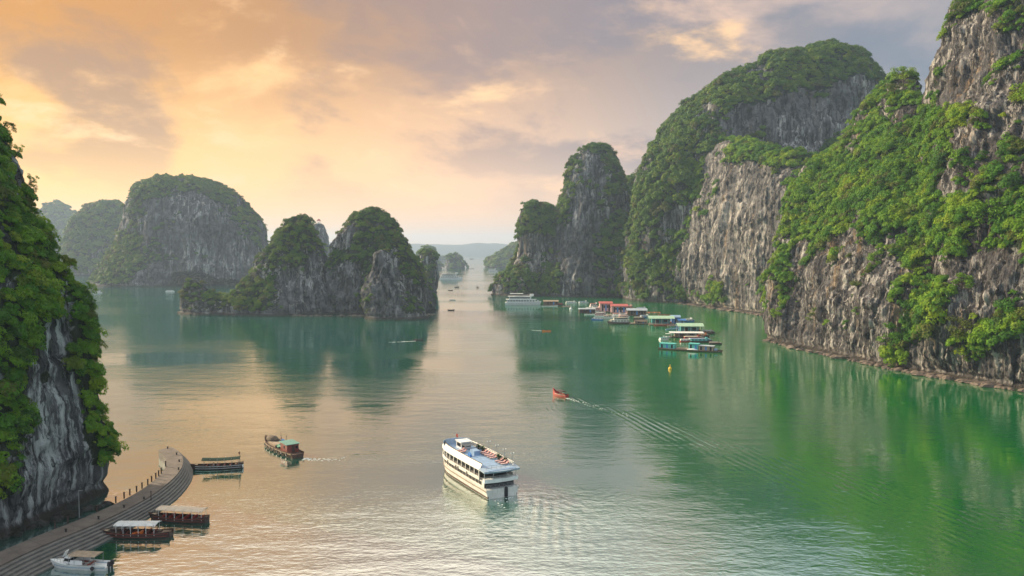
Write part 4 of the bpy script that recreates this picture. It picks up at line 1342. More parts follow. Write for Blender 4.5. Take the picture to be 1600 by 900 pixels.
# ------------------------------------------------------------------ distant boats
def passenger_boat(t, L, W, decks=2, body=WHITE, roof=WHITE, hullm=WHITE, awning=None, mast=True, nwin=8, open_top=False):
    S, PW = .9, 2.4
    hull(L, W, W * .26, W * .12, 0, S, PW, .1, .05).build('hull', hullm, t)
    z = W * .26
    dh = W * .27
    for k in range(decks):
        x0, x1 = .05 + .06 * k, .84 - .12 * k
        cb = MB().prism(plan(L, W, S, PW, x0, x1, 10, W * .05 * (k + 1)), z - .02, z + dh).build('cabin', body, t)
        MB().prism(plan(L, W, S, PW, x0 - .03, x1 + .03, 10, W * .02 * (k + 1)), z + dh, z + dh + W * .035).build('deck_roof', roof, cb)
        for s in (1, -1):
            for i in range(nwin):
                tt = x0 + .05 + (x1 - x0 - .12) * i / (nwin - 1)
                if tt > .78: continue
                y = s * (half_beam(tt, W, S, PW) - W * .05 * (k + 1) + .02)
                MB().box((tt - .5) * L, y, z + dh * .55, L * .58 / nwin, .08, dh * .42).build('window', GLASS, cb)
        z += dh + W * .035
    r_ = MB(); rails(r_, [(x, s_, z) for s_ in (W * .3,) for x in np.linspace(-.40 * L, .2 * L, 7)], W * .13, 2, .05); rails(r_, [(x, -W * .3, z) for x in np.linspace(-.40 * L, .2 * L, 7)], W * .13, 2, .05)
    r_.build('railing', STEEL, t)
    wh = MB().prism([(.18 * L, -W * .25), (.29 * L, -W * .17), (.29 * L, W * .17), (.18 * L, W * .25)], z - .05, z + dh * .8, .1).build('wheelhouse', body, t)
    MB().box(.292 * L, 0, z + dh * .5, .08, W * .26, dh * .3).build('window', GLASS, wh)
    if awning is not None:
        MB().box(-.18 * L, 0, z + dh * .95, L * .36, W * .6, W * .03).build('awning', awning, t)
        for x in (-.34, -.02):
            for s in (1, -1): MB().cyl((x * L, s * W * .27, z), (x * L, s * W * .27, z + dh * .95), .06).build('post', STEEL, t)
    if mast:
        MB().cyl((.12 * L, 0, z), (.12 * L, 0, z + dh * 1.7), .10, .05).build('mast', STEEL, t)
    MB().box(.40 * L, 0, W * .26 + W * .14, L * .05, W * .2, W * .1).build('bow_hatch', roof, t)
    return t
def spanned(name, label, xl, xr, y, heading, stretch=1.0, cat='boat', group=None):
    Z = at((xl + xr) / 2, y).y
    L = (xr - xl) * Z / F / max(.35, abs(math.cos(R(heading)))) * stretch
    return spot(name, label, cat, (xl + xr) / 2, y, heading, group), L
t, L = spanned('passenger_ship', 'white double deck ferry lying at the foot of the headland', 789, 846, 476, 0, cat='ship')
passenger_boat(t, L, L * .27, 2, WHITE, WHITE, WHITE, WHITE, True, 10)
t, L = spanned('passenger_ship', 'long pale cruise ship anchored in the channel beyond the domed island', 687, 723, 437, 0, cat='ship')
passenger_boat(t, L, L * .29, 2, CREAM, CREAM, WHITE, CREAM, True, 8)
t, L = spanned('passenger_ship', 'small pale ship anchored under the wooded slope far down the channel', 762, 778, 424, 5, cat='ship')
passenger_boat(t, L, L * .24, 2, CREAM, CREAM, CREAM, None, True, 5)
t, L = spanned('passenger_boat', 'tiny dark boat farthest out in the channel', 734, 740, 405, 10)
passenger_boat(t, L, L * .3, 1, WOOD, WOOD, WOOD_D, None, True, 3)
t, L = spanned('passenger_boat', 'tiny white boat moored before the sea cave of the massive island', 259, 273, 456, 0)
passenger_boat(t, L, L * .25, 1, WHITE, WHITE, WHITE, None, True, 4)
t, L = spanned('passenger_boat', 'white boat half hidden beside the leafy near cliff', 146, 160, 458, 0)
passenger_boat(t, L, L * .25, 2, WHITE, WHITE, WHITE, None, False, 4)

def skiff(label, xl, xr, y, heading, W=1.7, m=WOOD_D, people=1, roof=None, shirt=DARKRED, Lmin=6.0, stern_motor=True, plabel=None, inner=WOOD):
    t, L = spanned('skiff', label, xl, xr, y, heading)
    L = max(L, Lmin)
    W = max(W, L * .2)
    hull(L, W, .6, .5, .15, .6, 1.9, .38, .06, flare=.78).build('hull', m, t)
    for x in (-.2, .1, .3): MB().box(x * L, 0, .42, L * .05, half_beam(x + .5, W, .6, 1.9) * 1.8, .08).build('thwart', inner, t)
    if stern_motor: MB().box(-L / 2 - .1, 0, .75, .4, .35, .6).build('motor', BLACK, t)
    if roof is not None:
        MB().box(-.05 * L, 0, 2.3, L * .5, W, .10).build('canopy', roof, t)
        for x in (-.28, .18):
            for s in (1, -1): MB().cyl((x * L, s * W * .38, .3), (x * L, s * W * .38, 2.3), .05).build('post', WOOD_D, t)
    for i in range(people):
        person(plabel or ('seated person in the ' + label.split(' with ')[0]), on(t, (-.25 + .3 * i) * L, 0, .02), t.rotation_euler.z, True, shirt, BLACK)
    return t
skiff('low dark motor skiff pulling a white wake near the domed island', 648, 660, 532, 8, plabel='seated person steering the wake pulling dark skiff')
skiff('dark canopied skiff in the channel before the long pale ship', 711, 717, 449, 60, 2.6, WOOD_D, 1, WOOD_D, plabel='seated person under the canopy of the skiff before the pale ship')
skiff('dark canopied skiff in the channel toward the headland', 743, 749, 449, 100, 2.6, WOOD_D, 1, WOOD_D, plabel='seated person under the canopy of the skiff toward the headland')
skiff('small dark rowing skiff just below the long pale ship', 701, 707, 454, 0, plabel='seated person rowing the skiff below the long pale ship')
skiff('thin pale kayak lowest but one in the sunlit channel', 704, 710, 469, 0, 1.2, CREAM, 1, None, CANVAS, plabel='seated person paddling the pale kayak in the channel')
skiff('dark skiff nearest to us in the sunlit channel', 701, 709, 485, 0, plabel='seated person in the nearest skiff of the channel')
skiff('little skiff beyond the long pale ship', 734, 741, 420, 0, plabel='seated person in the little skiff beyond the pale ship')
skiff('small orange kayak gliding on the green water by the village', 848, 860, 518, 172, 1.3, ORANGE, 1, None, RED, plabel='seated person paddling the orange kayak')
skiff('white tender lying before the brown roofed house raft', 846, 872, 479, 0, 2.4, WHITE, 0, None, inner=WHITE)

# broken foam behind moving boats
FOAM = paint('foam', (.78, .80, .78), .8, .05, 1, streak=0)
def foam(label, pts, w0, w1, n, seed, size=.35):
    rs = np.random.RandomState(seed)
    P_ = [at(*p) for p in pts]
    mb = MB()
    for i in range(n):
        t_ = rs.rand() ** 1.3
        f = t_ * (len(P_) - 1)
        j = min(int(f), len(P_) - 2)
        q = P_[j].lerp(P_[j + 1], f - j)
        d = (P_[j + 1] - P_[j]).normalized()
        wd = w0 + (w1 - w0) * t_
        off = rs.uniform(-1, 1) * wd
        q = q + Vector((-d.y, d.x, 0)) * off
        s_ = size * (1 - .6 * t_) * rs.uniform(.3, 1.3)
        ang = [k * math.pi / 3 for k in range(6)]
        rr_ = [s_ * rs.uniform(.5, 1.2) for _ in ang]
        lo = [(q.x + d.x * r * 1.8 * math.cos(a_) - d.y * r * .6 * math.sin(a_), q.y + d.y * r * 1.8 * math.cos(a_) + d.x * r * .6 * math.sin(a_), -.03) for a_, r in zip(ang, rr_)]
        hi = [(x_, y_, .035 + .01 * rs.rand()) for x_, y_, _ in lo]
        mb.loft([lo, hi])
    tag(mb.build('foam', FOAM), label, 'foam', kind='stuff')
foam('thin white foam trailing the dark motor skiff', [(648, 533), (630, 534), (608, 535)], .3, 1.0, 70, 3, .6)
foam('thin foam line trailing the small red boat', [(886, 622), (905, 628), (940, 638), (985, 652)], .5, 2.6, 60, 4, .22)
foam('churned foam behind the white cruise ship', [(786, 780), (810, 790), (850, 800)], 2.4, 6.5, 70, 5, .16)
foam('faint foam behind the orange kayak', [(845, 517), (830, 516)], .2, .6, 50, 6, .5)
foam('faint foam behind the old cargo boat', [(475, 717), (500, 719), (540, 717)], 1.2, 1.6, 70, 7, .22)

# buoys
def buoy(label, px, py, r, m):
    t = spot('buoy', label, 'buoy', px, py, 0)
    MB().loft([[(r * k * math.cos(a), r * k * math.sin(a), z * r) for a in [i * math.pi / 6 for i in range(12)]] for k, z in ((.5, -.5), (1, 0), (1.05, .5), (.9, 1.0), (.35, 1.5), (.22, 1.6))]).build('float', m, t, True)
    MB().cyl((0, 0, 1.5 * r), (0, 0, 2.6 * r), .18 * r, .12 * r).blob(0, 0, 2.6 * r, .3 * r, .3 * r, .35 * r, 2, .03).build('top_mark', m, t)
buoy('yellow buoy floating in front of the floating village', 1047, 577, .75, YELLOW)
buoy('white buoy floating before the small boats under the dark cliff', 892, 484, 1.3, WHITE)

# ------------------------------------------------------------------ the floating village
VG = 'rafts and boats of the floating village'
def metres(px, y): return px * at(900, y).y / F
def raft_house(label, xl, xr, y, heading, dep, h, roofm, wallm, raftm=WOOD, open_sides=False, gable=True, cover=(.0, 1.0), doors=2, name='house_raft'):
    t, L = spanned(name, label, xl, xr, y, heading, cat='floating house', group=VG)
    MB().box(0, 0, .45, L, dep, .35).build('platform', raftm, t)
    fl = MB()
    for i in range(max(3, int(L / 2.2))):
        x = -L / 2 + L * (i + .5) / max(3, int(L / 2.2))
        fl.cyl((x, -dep / 2 + .2, 0), (x, dep / 2 - .2, 0), .42, .42, 8)
    fl.build('floats', BLUE if 'blue' in label else BLACK, t)
    a, b = -L / 2 + cover[0] * L, -L / 2 + cover[1] * L
    xm, Lr = (a + b) / 2, b - a
    z0 = .625
    if open_sides:
        for i in range(5):
            for s in (1, -1):
                MB().cyl((a + .4 + (Lr - .8) * i / 4, s * (dep / 2 - .35), z0), (a + .4 + (Lr - .8) * i / 4, s * (dep / 2 - .35), z0 + h), .09, .09, 6).build('post', WHITE, t)
        MB().box(xm, dep * .18, z0 + h * .42, Lr * .72, dep * .5, h * .84).build('wall', wallm, t)
        MB().box(xm - Lr * .15, -dep * .08 - .03, z0 + h * .42, Lr * .14, .08, h * .55).build('door', GLASS, t)
        MB().box(xm + Lr * .18, -dep * .08 - .03, z0 + h * .5, Lr * .16, .08, h * .35).build('window', GLASS, t)
        r_ = MB(); rails(r_, [(x, -dep / 2 + .25, z0) for x in np.linspace(a + .3, b - .3, 8)], 1.0, 2, .04); r_.build('railing', WOOD_L, t)
    else:
        wl = MB().box(xm, 0, z0 + h / 2, Lr * .94, dep * .84, h).build('wall', wallm, t)
        for i in range(doors):
            x = xm - Lr * .38 + Lr * .76 * (i + .5) / doors
            MB().box(x, -dep * .42 - .03, z0 + h * .45, min(1.3, Lr * .12), .08, h * .8).build('door', GLASS if i % 2 == 0 else BLUE, t)
            MB().box(x + Lr * .38 / doors, -dep * .42 - .03, z0 + h * .58, min(1.2, Lr * .1), .08, h * .34).build('window', GLASS, t)
    rz = h + z0
    if gable:
        e, rg = .45, dep * .16
        MB().loft([[(x, -dep / 2 - e, rz - .05), (x, 0, rz + rg), (x, dep / 2 + e, rz - .05), (x, dep / 2 + e, rz - .17), (x, 0, rz + rg - .12), (x, -dep / 2 - e, rz - .17)] for x in (a - .4, b + .4)]).build('roof', roofm, t)
    else:
        MB().box(xm, 0, rz + .06, Lr + .7, dep + .6, .14, rx=R(3)).build('roof', roofm, t)
    return t, L

# far group under the dark cliff
t, L = raft_house('brown house raft with a low roof beside the white ferry', 849, 872, 477, 0, 7, 3.4, WOOD_L, WOOD)
t, L = spanned('passenger_boat', 'small red roofed boat beside the brown house raft', 868, 881, 477, 10, group=VG); passenger_boat(t, L, L * .38, 1, RED, RED, WOOD_D, RED, False, 4)
t, L = spanned('passenger_boat', 'white motor launch under the dark cliff, next to the red roofed boat', 884, 902, 474, 5, group=VG); passenger_boat(t, L, L * .3, 1, WHITE, WHITE, WHITE, None, False, 4)
t, L = spanned('passenger_boat', 'white motor launch under the dark cliff, apart at the end of its row', 904, 920, 474, 20, group=VG); passenger_boat(t, L, L * .32, 1, WHITE, PALEBLUE, WHITE, None, True, 3)
skiff('small pink dinghy below the white motor launches', 879, 891, 479, 0, 2.2, PINK, 0, None)
# main cluster, left to right
t, L = raft_house('dark long raft shed with a flat grey roof at the village end', 904, 930, 489, 0, 8, 3.0, GREYROOF, WOOD_D, WOOD_D, gable=False)
skiff('slim white skiff lying along the dark raft shed', 913, 934, 492, 0, 2.4, WHITE, 0, None, inner=WHITE)
t, L = spanned('passenger_boat', 'pale pink boat at the back of the village, first of the red roofs', 926, 940, 487, 20, group=VG); passenger_boat(t, L, L * .5, 2, PINK, CREAM, WHITE, None, False, 4)
t, L = raft_house('tall pink floating house with a bright red roof', 936, 956, 487, 0, 9, 7.0, REDROOF, PINK, doors=3)
t, L = raft_house('wide pink floating house with a faded red roof', 954, 980, 489, -4, 10, 5.6, REDROOF, PINK, doors=4)
t, L = spanned('passenger_boat', 'white and pink boat moored before the red roofed houses', 930, 950, 495, -25, group=VG); passenger_boat(t, L, L * .36, 2, PINK, CREAM, WHITE, None, True, 5)
t, L = spanned('passenger_boat', 'cream open boat tucked between the pink boats and the tan boat', 944, 966, 498, -15, group=VG); passenger_boat(t, L, L * .36, 1, CREAM, CANVAS, CREAM, CANVAS, True, 5)
t, L = spanned('fishing_boat', 'big tan fishing boat with a dark hull in front of the red roofs', 949, 984, 506, 180, group=VG); passenger_boat(t, L, L * .34, 2, CREAM, CANVAS, WOOD_D, PINK, True, 6)
t, L = raft_house('floating shed with a pale grey roof behind the tan fishing boat', 979, 1010, 493, -3, 9, 4.0, GREYROOF, WOOD, doors=3)
def platform(label, xl, xr, y, heading, dep, m, name='fish_raft'):
    t, L = spanned(name, label, xl, xr, y, heading, cat='raft', group=VG)
    mb = MB()
    nx = max(2, int(L / 4))
    for i in range(nx + 1): mb.box(-L / 2 + L * i / nx, 0, .38, .5, dep, .2)
    mb.build('cross_walk', m, t)
    mb = MB()
    for s in (-.5, 0, .5): mb.box(0, s * (dep - .5), .52, L, .5, .1)
    mb.build('plank_walk', m, t)
    mb = MB()
    for i in range(nx + 1):
        for s in (-.5, 0, .5): mb.cyl((-L / 2 + L * i / nx, s * (dep - .6) - .4, .05), (-L / 2 + L * i / nx, s * (dep - .6) + .4, .05), .32, .32, 8)
    mb.build('floats', BLUE, t)
    return t, L
platform('orange fish raft behind the green roofed houses, left part', 1006, 1031, 489, -4, 9, ORANGE)
platform('orange fish raft behind the green roofed houses, right part', 1029, 1048, 493, -8, 8, RED)
t, L = raft_house('low raft heaped with nets beside the tan fishing boat', 982, 1013, 506, 0, 7, 1.3, NETS, WOOD_L, WOOD_L, cover=(.3, .9), doors=2)
t, L = raft_house('floating house with a pale green roof and open veranda', 1013, 1052, 507, -2, 10, 4.2, GREENROOF, TEAL_D, WOOD_L, True, True)
t, L = raft_house('blue floating shed beside the green roofed veranda house', 1048, 1062, 505, -6, 8, 4.2, PALEBLUE, BLUE, BLUE, doors=1)
t, L = raft_house('small light blue shed at the outer corner of the village', 1058, 1070, 507, 8, 6, 2.6, BLUE, PALEBLUE, BLUE, doors=1)
skiff('red open boat in front of the green roofed veranda house', 1022, 1046, 509, 0, 2.6, RED, 0, None)
skiff('pink open boat with its bow by the blue sheds', 1042, 1062, 509, 12, 2.6, PINK, 0, None)
skiff('blue and white skiff between the two green roofed houses', 1040, 1060, 515, 10, 2.4, PALEBLUE, 0, None, inner=WHITE)
t, L = raft_house('floating house with a mint green roof over dark windows', 1058, 1097, 520, -3, 10, 4.2, GREENROOF, TEAL_D, WOOD, True, True)
t, L = raft_house('open raft with a long white roof on white posts', 1047, 1098, 527, -3, 6, 2.4, CANVAS_W, WOOD_L, WOOD, True, False)
skiff('white motor boat moored at the left of the white roofed raft', 1036, 1050, 527, 180, 2.8, WHITE, 0, CANVAS_W, inner=WHITE)
t, L = spanned('fishing_boat', 'red trimmed fishing boat between white roofed raft and turquoise boat', 1068, 1100, 531, -3, group=VG); passenger_boat(t, L, L * .30, 1, RED, CANVAS, RED, None, True, 5)
t, L = spanned('fishing_boat', 'turquoise fishing boat with a dark bow above the long barge', 1078, 1113, 535, -4, group=VG); passenger_boat(t, L, L * .30, 1, TEAL, PALEBLUE, WOOD_D, None, True, 5)

# more small craft wedged between the houses
for (xl, xr, y, hd, wr, dk, bd, rf, hm, aw, lab) in (
        (916, 930, 484, 30, .4, 1, WHITE, CREAM, WHITE, None, 'white launch behind the dark raft shed at the village end'),
        (958, 972, 494, -40, .42, 1, WHITE, REDROOF, WHITE, None, 'white launch with a red roof in front of the wide pink house'),
        (966, 984, 497, 15, .4, 2, PINK, WHITE, WHITE, None, 'pink and white two deck boat right of the red roofs'),
        (936, 948, 492, 40, .4, 1, CREAM, CREAM, WOOD_D, None, 'cream launch with a dark hull left of the white and pink boat'),
        (990, 1008, 499, -12, .34, 1, WOOD_L, CANVAS, WOOD_D, None, 'brown boat with a tan roof behind the net heaped raft'),
        (1000, 1016, 496, 20, .36, 1, WHITE, PALEBLUE, BLUE, None, 'white and blue boat at the corner of the grey shed'),
        (1034, 1054, 499, -10, .36, 1, CREAM, GREYROOF, RED, None, 'cream boat with a red hull behind the green veranda house'),
        (1056, 1074, 513, -20, .36, 1, PALEBLUE, BLUE, BLUE, None, 'blue boat squeezed behind the mint roofed house'),
        (1086, 1108, 526, -14, .34, 1, ORANGE, CANVAS, WOOD_D, None, 'orange cabin boat right of the white roofed raft'),
        (1062, 1084, 534, 4, .34, 1, WHITE, WHITE, RED, None, 'white cabin boat left of the turquoise fishing boat'),
        (921, 936, 481, 10, .5, 2, WHITE, REDROOF, WHITE, None, 'tall white boat with a red roof behind the pale pink boat'),
        (972, 992, 486, 8, .45, 2, PINK, REDROOF, WHITE, None, 'tall pink boat with a red roof behind the grey shed'),
        (994, 1012, 485, -10, .4, 1, WHITE, PALEBLUE, WHITE, None, 'white boat with a pale blue roof behind the grey shed'),
        (1066, 1086, 503, 15, .4, 1, WHITE, WHITE, BLUE, None, 'white boat with a blue hull behind the blue sheds'),
        (1098, 1116, 521, -30, .4, 1, WOOD_L, GREYROOF, WOOD_D, None, 'brown boat with a grey roof right of the mint roofed house'),
        (1030, 1046, 531, 20, .4, 1, WHITE, TEAL, WHITE, None, 'white boat with a turquoise roof left of the white roofed raft'),
        (1108, 1128, 538, -8, .3, 1, WOOD, CANVAS, WOOD_D, None, 'brown fishing boat behind the bow of the long barge'),
        (924, 942, 500, 160, .3, 1, WHITE, CREAM, BLUE, None, 'white boat with a blue hull nearest the camera before the red roofs')):
    t, L = spanned('fishing_boat', lab, xl, xr, y, hd, group=VG)
    passenger_boat(t, L, L * wr, dk, bd, rf, hm, aw, True, 4)
for i, (px, y, m_, lab) in enumerate(((912, 488, BLUE, 'blue drum on the dark raft shed'), (1008, 505, TEAL, 'turquoise crate on the net heaped raft'), (1047, 506, ORANGE, 'orange crate on the veranda of the green roofed house'),
                                      (1062, 519, BLUE, 'blue crate at the left end of the mint roofed house'), (1092, 519, RED, 'red crate at the right end of the mint roofed house'))):
    q = at(px, y)
    g = thing('crate', lab.replace('drum', 'crate'), 'crate', (q.x, q.y, .63), .2 * i)
    MB().box(0, 0, .5, 1.6, 1.3, 1.0).build('crate_box', m_, g)
    MB().box(0, 0, 1.04, 1.7, 1.4, .08).build('lid', m_, g)

def house_barge():
    t, L = place('house_barge', 'long wooden barge carrying turquoise cabins, nearest of the floating village', 'barge', (1030, 545), (1130, 551), VG)
    W = 6.0
    hull(L, W, .8, .5, .3, .75, 2.6, .25, .04).build('hull', RUST, t)
    band(L, W, .62, .78, .75, 2.6, .05, .0, .95, th=.15).build('rub_rail', WOOD_L, t)
    def cabin(x0, x1, w_, h, m, roofm, doors, nm='cabin'):
        xm = (x0 + x1) / 2
        c_ = MB().box(xm, 0, .7 + h / 2, x1 - x0, w_, h).build(nm, m, t)
        MB().box(xm, 0, .7 + h + .07, x1 - x0 + .5, w_ + .5, .14, rx=R(2)).build('roof', roofm, c_)
        for i in range(doors):
            x = x0 + (x1 - x0) * (i + .5) / doors
            for s in (1, -1):
                d = MB().box(x, s * (w_ / 2 + .03), .7 + h * .46, 1.0, .07, h * .78).build('door', BLUE if i % 2 else GLASS, c_)
    cabin(-.48 * L, -.24 * L, 3.6, 2.6, TEAL, TEAL, 3)
    cabin(-.02 * L, .13 * L, 3.4, 3.3, TEAL, TEAL, 2)
    cabin(.14 * L, .36 * L, 3.8, 2.5, WOOD_L, GREYROOF, 3)
    MB().box(-.12 * L, 0, 1.0, L * .18, 3.6, .5).build('hatch', WOOD_L, t)
    MB().box(.39 * L, 0, 1.35, 1.5, 2.4, 1.2).build('bow_locker', PALEBLUE, t)
    g = thing('white_boat_cover', 'white upturned tender lying on the barge deck between cabins', 'dinghy', on(t, .045 * L, -2.35, .82), t.rotation_euler.z)
    MB().loft([[(-3 + 6 * i / 8, math.cos(a) * .75 * max(.15, math.sin(math.pi * (i + .5) / 9)), .02 + math.sin(a) * .7 * max(.15, math.sin(math.pi * (i + .5) / 9))) for a in [j * math.pi / 6 for j in range(7)]] for i in range(9)]).build('hull', WHITE, g, True)
    g.name = 'dinghy'
house_barge()
# ================================================================== stone pier with steps
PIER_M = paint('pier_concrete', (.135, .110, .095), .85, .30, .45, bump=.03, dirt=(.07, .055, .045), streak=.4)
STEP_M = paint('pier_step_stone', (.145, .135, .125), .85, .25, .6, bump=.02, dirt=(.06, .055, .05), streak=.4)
WALL_M = paint('pier_wall_shade', (.06, .05, .045), .7, .35, .7, bump=.03)  # sea wall's shadow put into the colour; joints and pole base share it
DZ = 2.2
def chaikin(P, k=3):
    P = [np.array(p, float) for p in P]
    for _ in range(k):
        Q = [P[0]]
        for a, b in zip(P[:-1], P[1:]):
            Q += [a * .75 + b * .25, a * .25 + b * .75]
        Q.append(P[-1])
        P = Q
    return np.array(P)
def resample(P, n):
    s = np.r_[0, np.cumsum(np.linalg.norm(np.diff(P, axis=0), axis=1))]
    t = np.linspace(0, s[-1], n)
    return np.stack([np.interp(t, s, P[:, i]) for i in range(P.shape[1])], 1)
def on_deck(px, py, z=DZ):
    q = at(px, py, z)
    return (q.x, q.y)
left_px = [(-170, 935), (-80, 896), (0, 862), (60, 836), (124, 812), (175, 790), (207, 774), (231, 759), (252, 741), (262, 724), (257, 712), (247, 703)]
right_px = [(-120, 962), (-40, 905), (20, 873), (80, 846), (153, 817), (197, 796), (236, 775), (268, 751), (285, 731), (287, 716), (280, 706), (267, 698.5)]
outer_px = [(-60, 1010), (0, 932), (30, 912), (70, 890), (153, 852), (200, 826), (240, 803), (272, 783), (295, 758), (303, 740), (298, 722), (278, 704)]
NS = 90
LP = resample(chaikin([on_deck(*p) for p in left_px]), NS)
RP = resample(chaikin([on_deck(*p) for p in right_px]), NS)
OP = resample(chaikin([on_deck(*p, z=.25) for p in outer_px]), NS)
def strip(mb, rows):
    """rows: list over stations of closed section points"""
    mb.loft([[tuple(p) for p in r] for r in rows])
pier = thing('pier', 'curved concrete pier with long steps reaching out from the left cliff', 'pier', (float(LP[40][0]), float(LP[40][1]), 0))
ofs = np.array([LP[40][0], LP[40][1], 0])
def loc3(p, z): return (float(p[0] - ofs[0]), float(p[1] - ofs[1]), z)
mb = MB()
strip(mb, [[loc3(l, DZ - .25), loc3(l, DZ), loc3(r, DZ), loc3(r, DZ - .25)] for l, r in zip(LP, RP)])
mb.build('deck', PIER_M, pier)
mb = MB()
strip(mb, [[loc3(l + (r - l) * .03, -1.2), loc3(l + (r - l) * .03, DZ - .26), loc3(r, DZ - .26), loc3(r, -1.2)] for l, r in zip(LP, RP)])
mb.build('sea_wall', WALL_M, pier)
NSTEP = 6
for k in range(NSTEP):
    f0, f1 = k / NSTEP, (k + 1) / NSTEP
    z1 = DZ - .34 * (k + .75)
    mb = MB()
    strip(mb, [[loc3(r + (o - r) * (f0 + .002), -1.0), loc3(r + (o - r) * (f0 + .002), z1), loc3(r + (o - r) * f1, z1), loc3(r + (o - r) * f1, -1.0)] for r, o in zip(RP, OP)])
    mb.build('step', STEP_M, pier)
# planks of shuttering across the deck read as joints
mb = MB()
for i in range(4, NS - 2, 4):
    l, r = LP[i], RP[i]
    d = (LP[i + 1] - l); d /= np.linalg.norm(d)
    mb.loft([[loc3(l - d * .05, DZ + .002), loc3(l + d * .05, DZ + .002), loc3(l + d * .05, DZ + .012), loc3(l - d * .05, DZ + .012)],
             [loc3(r - d * .05, DZ + .002), loc3(r + d * .05, DZ + .002), loc3(r + d * .05, DZ + .012), loc3(r - d * .05, DZ + .012)]])
mb.build('deck_joints', WALL_M, pier)
def bollard(px, py):
    x, y = on_deck(px, py)
    t = tag(MB().cyl((0, 0, 0), (0, 0, .42), .17, .14, 10).cyl((0, 0, .42), (0, 0, .58), .24, .22, 10).build('bollard', BLACK),
            'short black mooring bollard on the pier deck above the steps', 'bollard', 'mooring bollards along the pier')
    t.location = (x, y, DZ + .01)
for p in ((103, 831), (154, 811), (194, 793), (225, 780), (279, 734), (280, 721.5), (276, 710.5), (262, 701)):
    bollard(*p)
def edge_post(px, py, h=1.25):
    x, y = on_deck(px, py)
    t = thing('railing_post', 'dark stone railing post on the outer edge of the pier', 'post', (x, y, DZ), 0, 'railing posts on the outer pier edge')
    MB().box(0, 0, h / 2, .22, .22, h).build('shaft', WOOD_D, t)
    MB().box(0, 0, h + .06, .32, .32, .12).build('cap', WOOD_D, t)
for p in ((86, 826), (106, 818), (152, 800), (181, 786), (194, 779), (203, 774), (213.5, 769), (222, 763.5), (231, 758), (237, 753), (243.5, 748), (248, 744), (252, 740), (259, 729)):
    edge_post(*p)
x, y = on_deck(124, 810)
t = thing('light_pole', 'thin grey light pole standing on the pier against the cliff', 'pole', (x, y, DZ))
MB().cyl((0, 0, 0), (0, 0, 5.6), .09, .06).build('shaft', STEEL, t)
MB().box(0, 0, .08, .4, .4, .16).build('base', WALL_M, t)
MB().box(.35, 0, 5.55, .8, .14, .1).build('lamp_head', STEEL, t)
x, y = on_deck(236, 778)
t = thing('ladder_post', 'dark post standing on the pier steps behind the beige canopy', 'post', (x, y, DZ - .6))
MB().cyl((0, 0, 0), (0, 0, 1.9), .1, .1).build('shaft', WOOD_D, t)
MB().blob(0, 0, 1.95, .16, .16, .16, 1, .03).build('cap', WOOD_D, t)
# ================================================================== trees one can tell apart on the skylines
BARK = paint('tree_bark', (.06, .045, .035), .9, .3, 2.0, streak=0)
def tree_meshes(seed, airy=False, leaf=.16, n=900):
    """unit tree 1 m tall: trunk with limbs, crown of leaf sprays"""
    rs = np.random.RandomState(seed)
    mb = MB()
    def limb(a, b, r0, r1):
        a, b = Vector(a), Vector(b)
        m1 = a.lerp(b, .5) + Vector(rs.uniform(-.03, .03, 3))
        mb.cyl(a, m1, r0, (r0 + r1) / 2, 6); mb.cyl(m1, b, (r0 + r1) / 2, r1, 6)
    top = (rs.uniform(-.06, .06), rs.uniform(-.06, .06), .62)
    limb((0, 0, -.08), top, .030, .016)
    tips = []
    for i in range(8 if airy else 9):
        a = rs.uniform(0, 6.28)
        h = rs.uniform(.25, .62)
        r = rs.uniform(.22, .42)
        st = (top[0] * h / .62, top[1] * h / .62, h)
        tp = (math.cos(a) * r, math.sin(a) * r, h + rs.uniform(.10, .36))
        limb(st, tp, .012, .005)
        tips.append(tp)
    tips.append((top[0], top[1], .88))
    V, Q = [], []
    for j in range(n):
        c_ = np.array(tips[rs.randint(len(tips))])
        rad = .13 if airy else .19
        d = rs.normal(size=3); d /= np.linalg.norm(d)
        ctr = c_ + d * rad * rs.rand() ** .4 * np.array([1.1, 1.1, .6])
        nn = d * .6 + np.array([0, 0, .6]) + rs.normal(size=3) * .5
        nn /= np.linalg.norm(nn)
        tx = np.cross(nn, rs.normal(size=3)); tx /= np.linalg.norm(tx)
        ty = np.cross(nn, tx)
        s1, s2 = leaf * .17 * rs.uniform(.6, 1.3), leaf * .13 * rs.uniform(.6, 1.2)
        k = len(V)
        V += [ctr - tx * s1, ctr - ty * s2, ctr + tx * s1, ctr + ty * s2]
        Q.append((k, k + 1, k + 2, k + 3))
    me_t = bpy.data.meshes.new('trunk')
    me_t.from_pydata(mb.v, [], mb.f)
    me_t.materials.append(BARK)
    return me_t, np_mesh('crown', V, Q, False)
KINDS_T = {}
for key, args, mat in (('airy', (3, True, .16, 700), LEAF_NEAR), ('dense', (5, False, .17, 1300), LEAF_NEAR), ('sunny', (8, False, .19, 1200), LEAF_SUN), ('far', (9, False, .22, 700), LEAF_FAR), ('sprig', (12, True, .22, 420), LEAF_NEAR)):
    tm, cm = tree_meshes(*args)
    cm.materials.append(mat)
    KINDS_T[key] = (tm, cm)
def shell_point(seed, px, py, front=True):
    """closest point of a built shell to a photo pixel"""
    p = SHELLS[seed]
    X, Y = project(p)
    d = (X - px) ** 2 + (Y - py) ** 2
    i = np.argsort(d)[:12]
    j = i[np.argmin(np.hypot(p[i, 0], p[i, 1]))]
    return Vector(p[j])
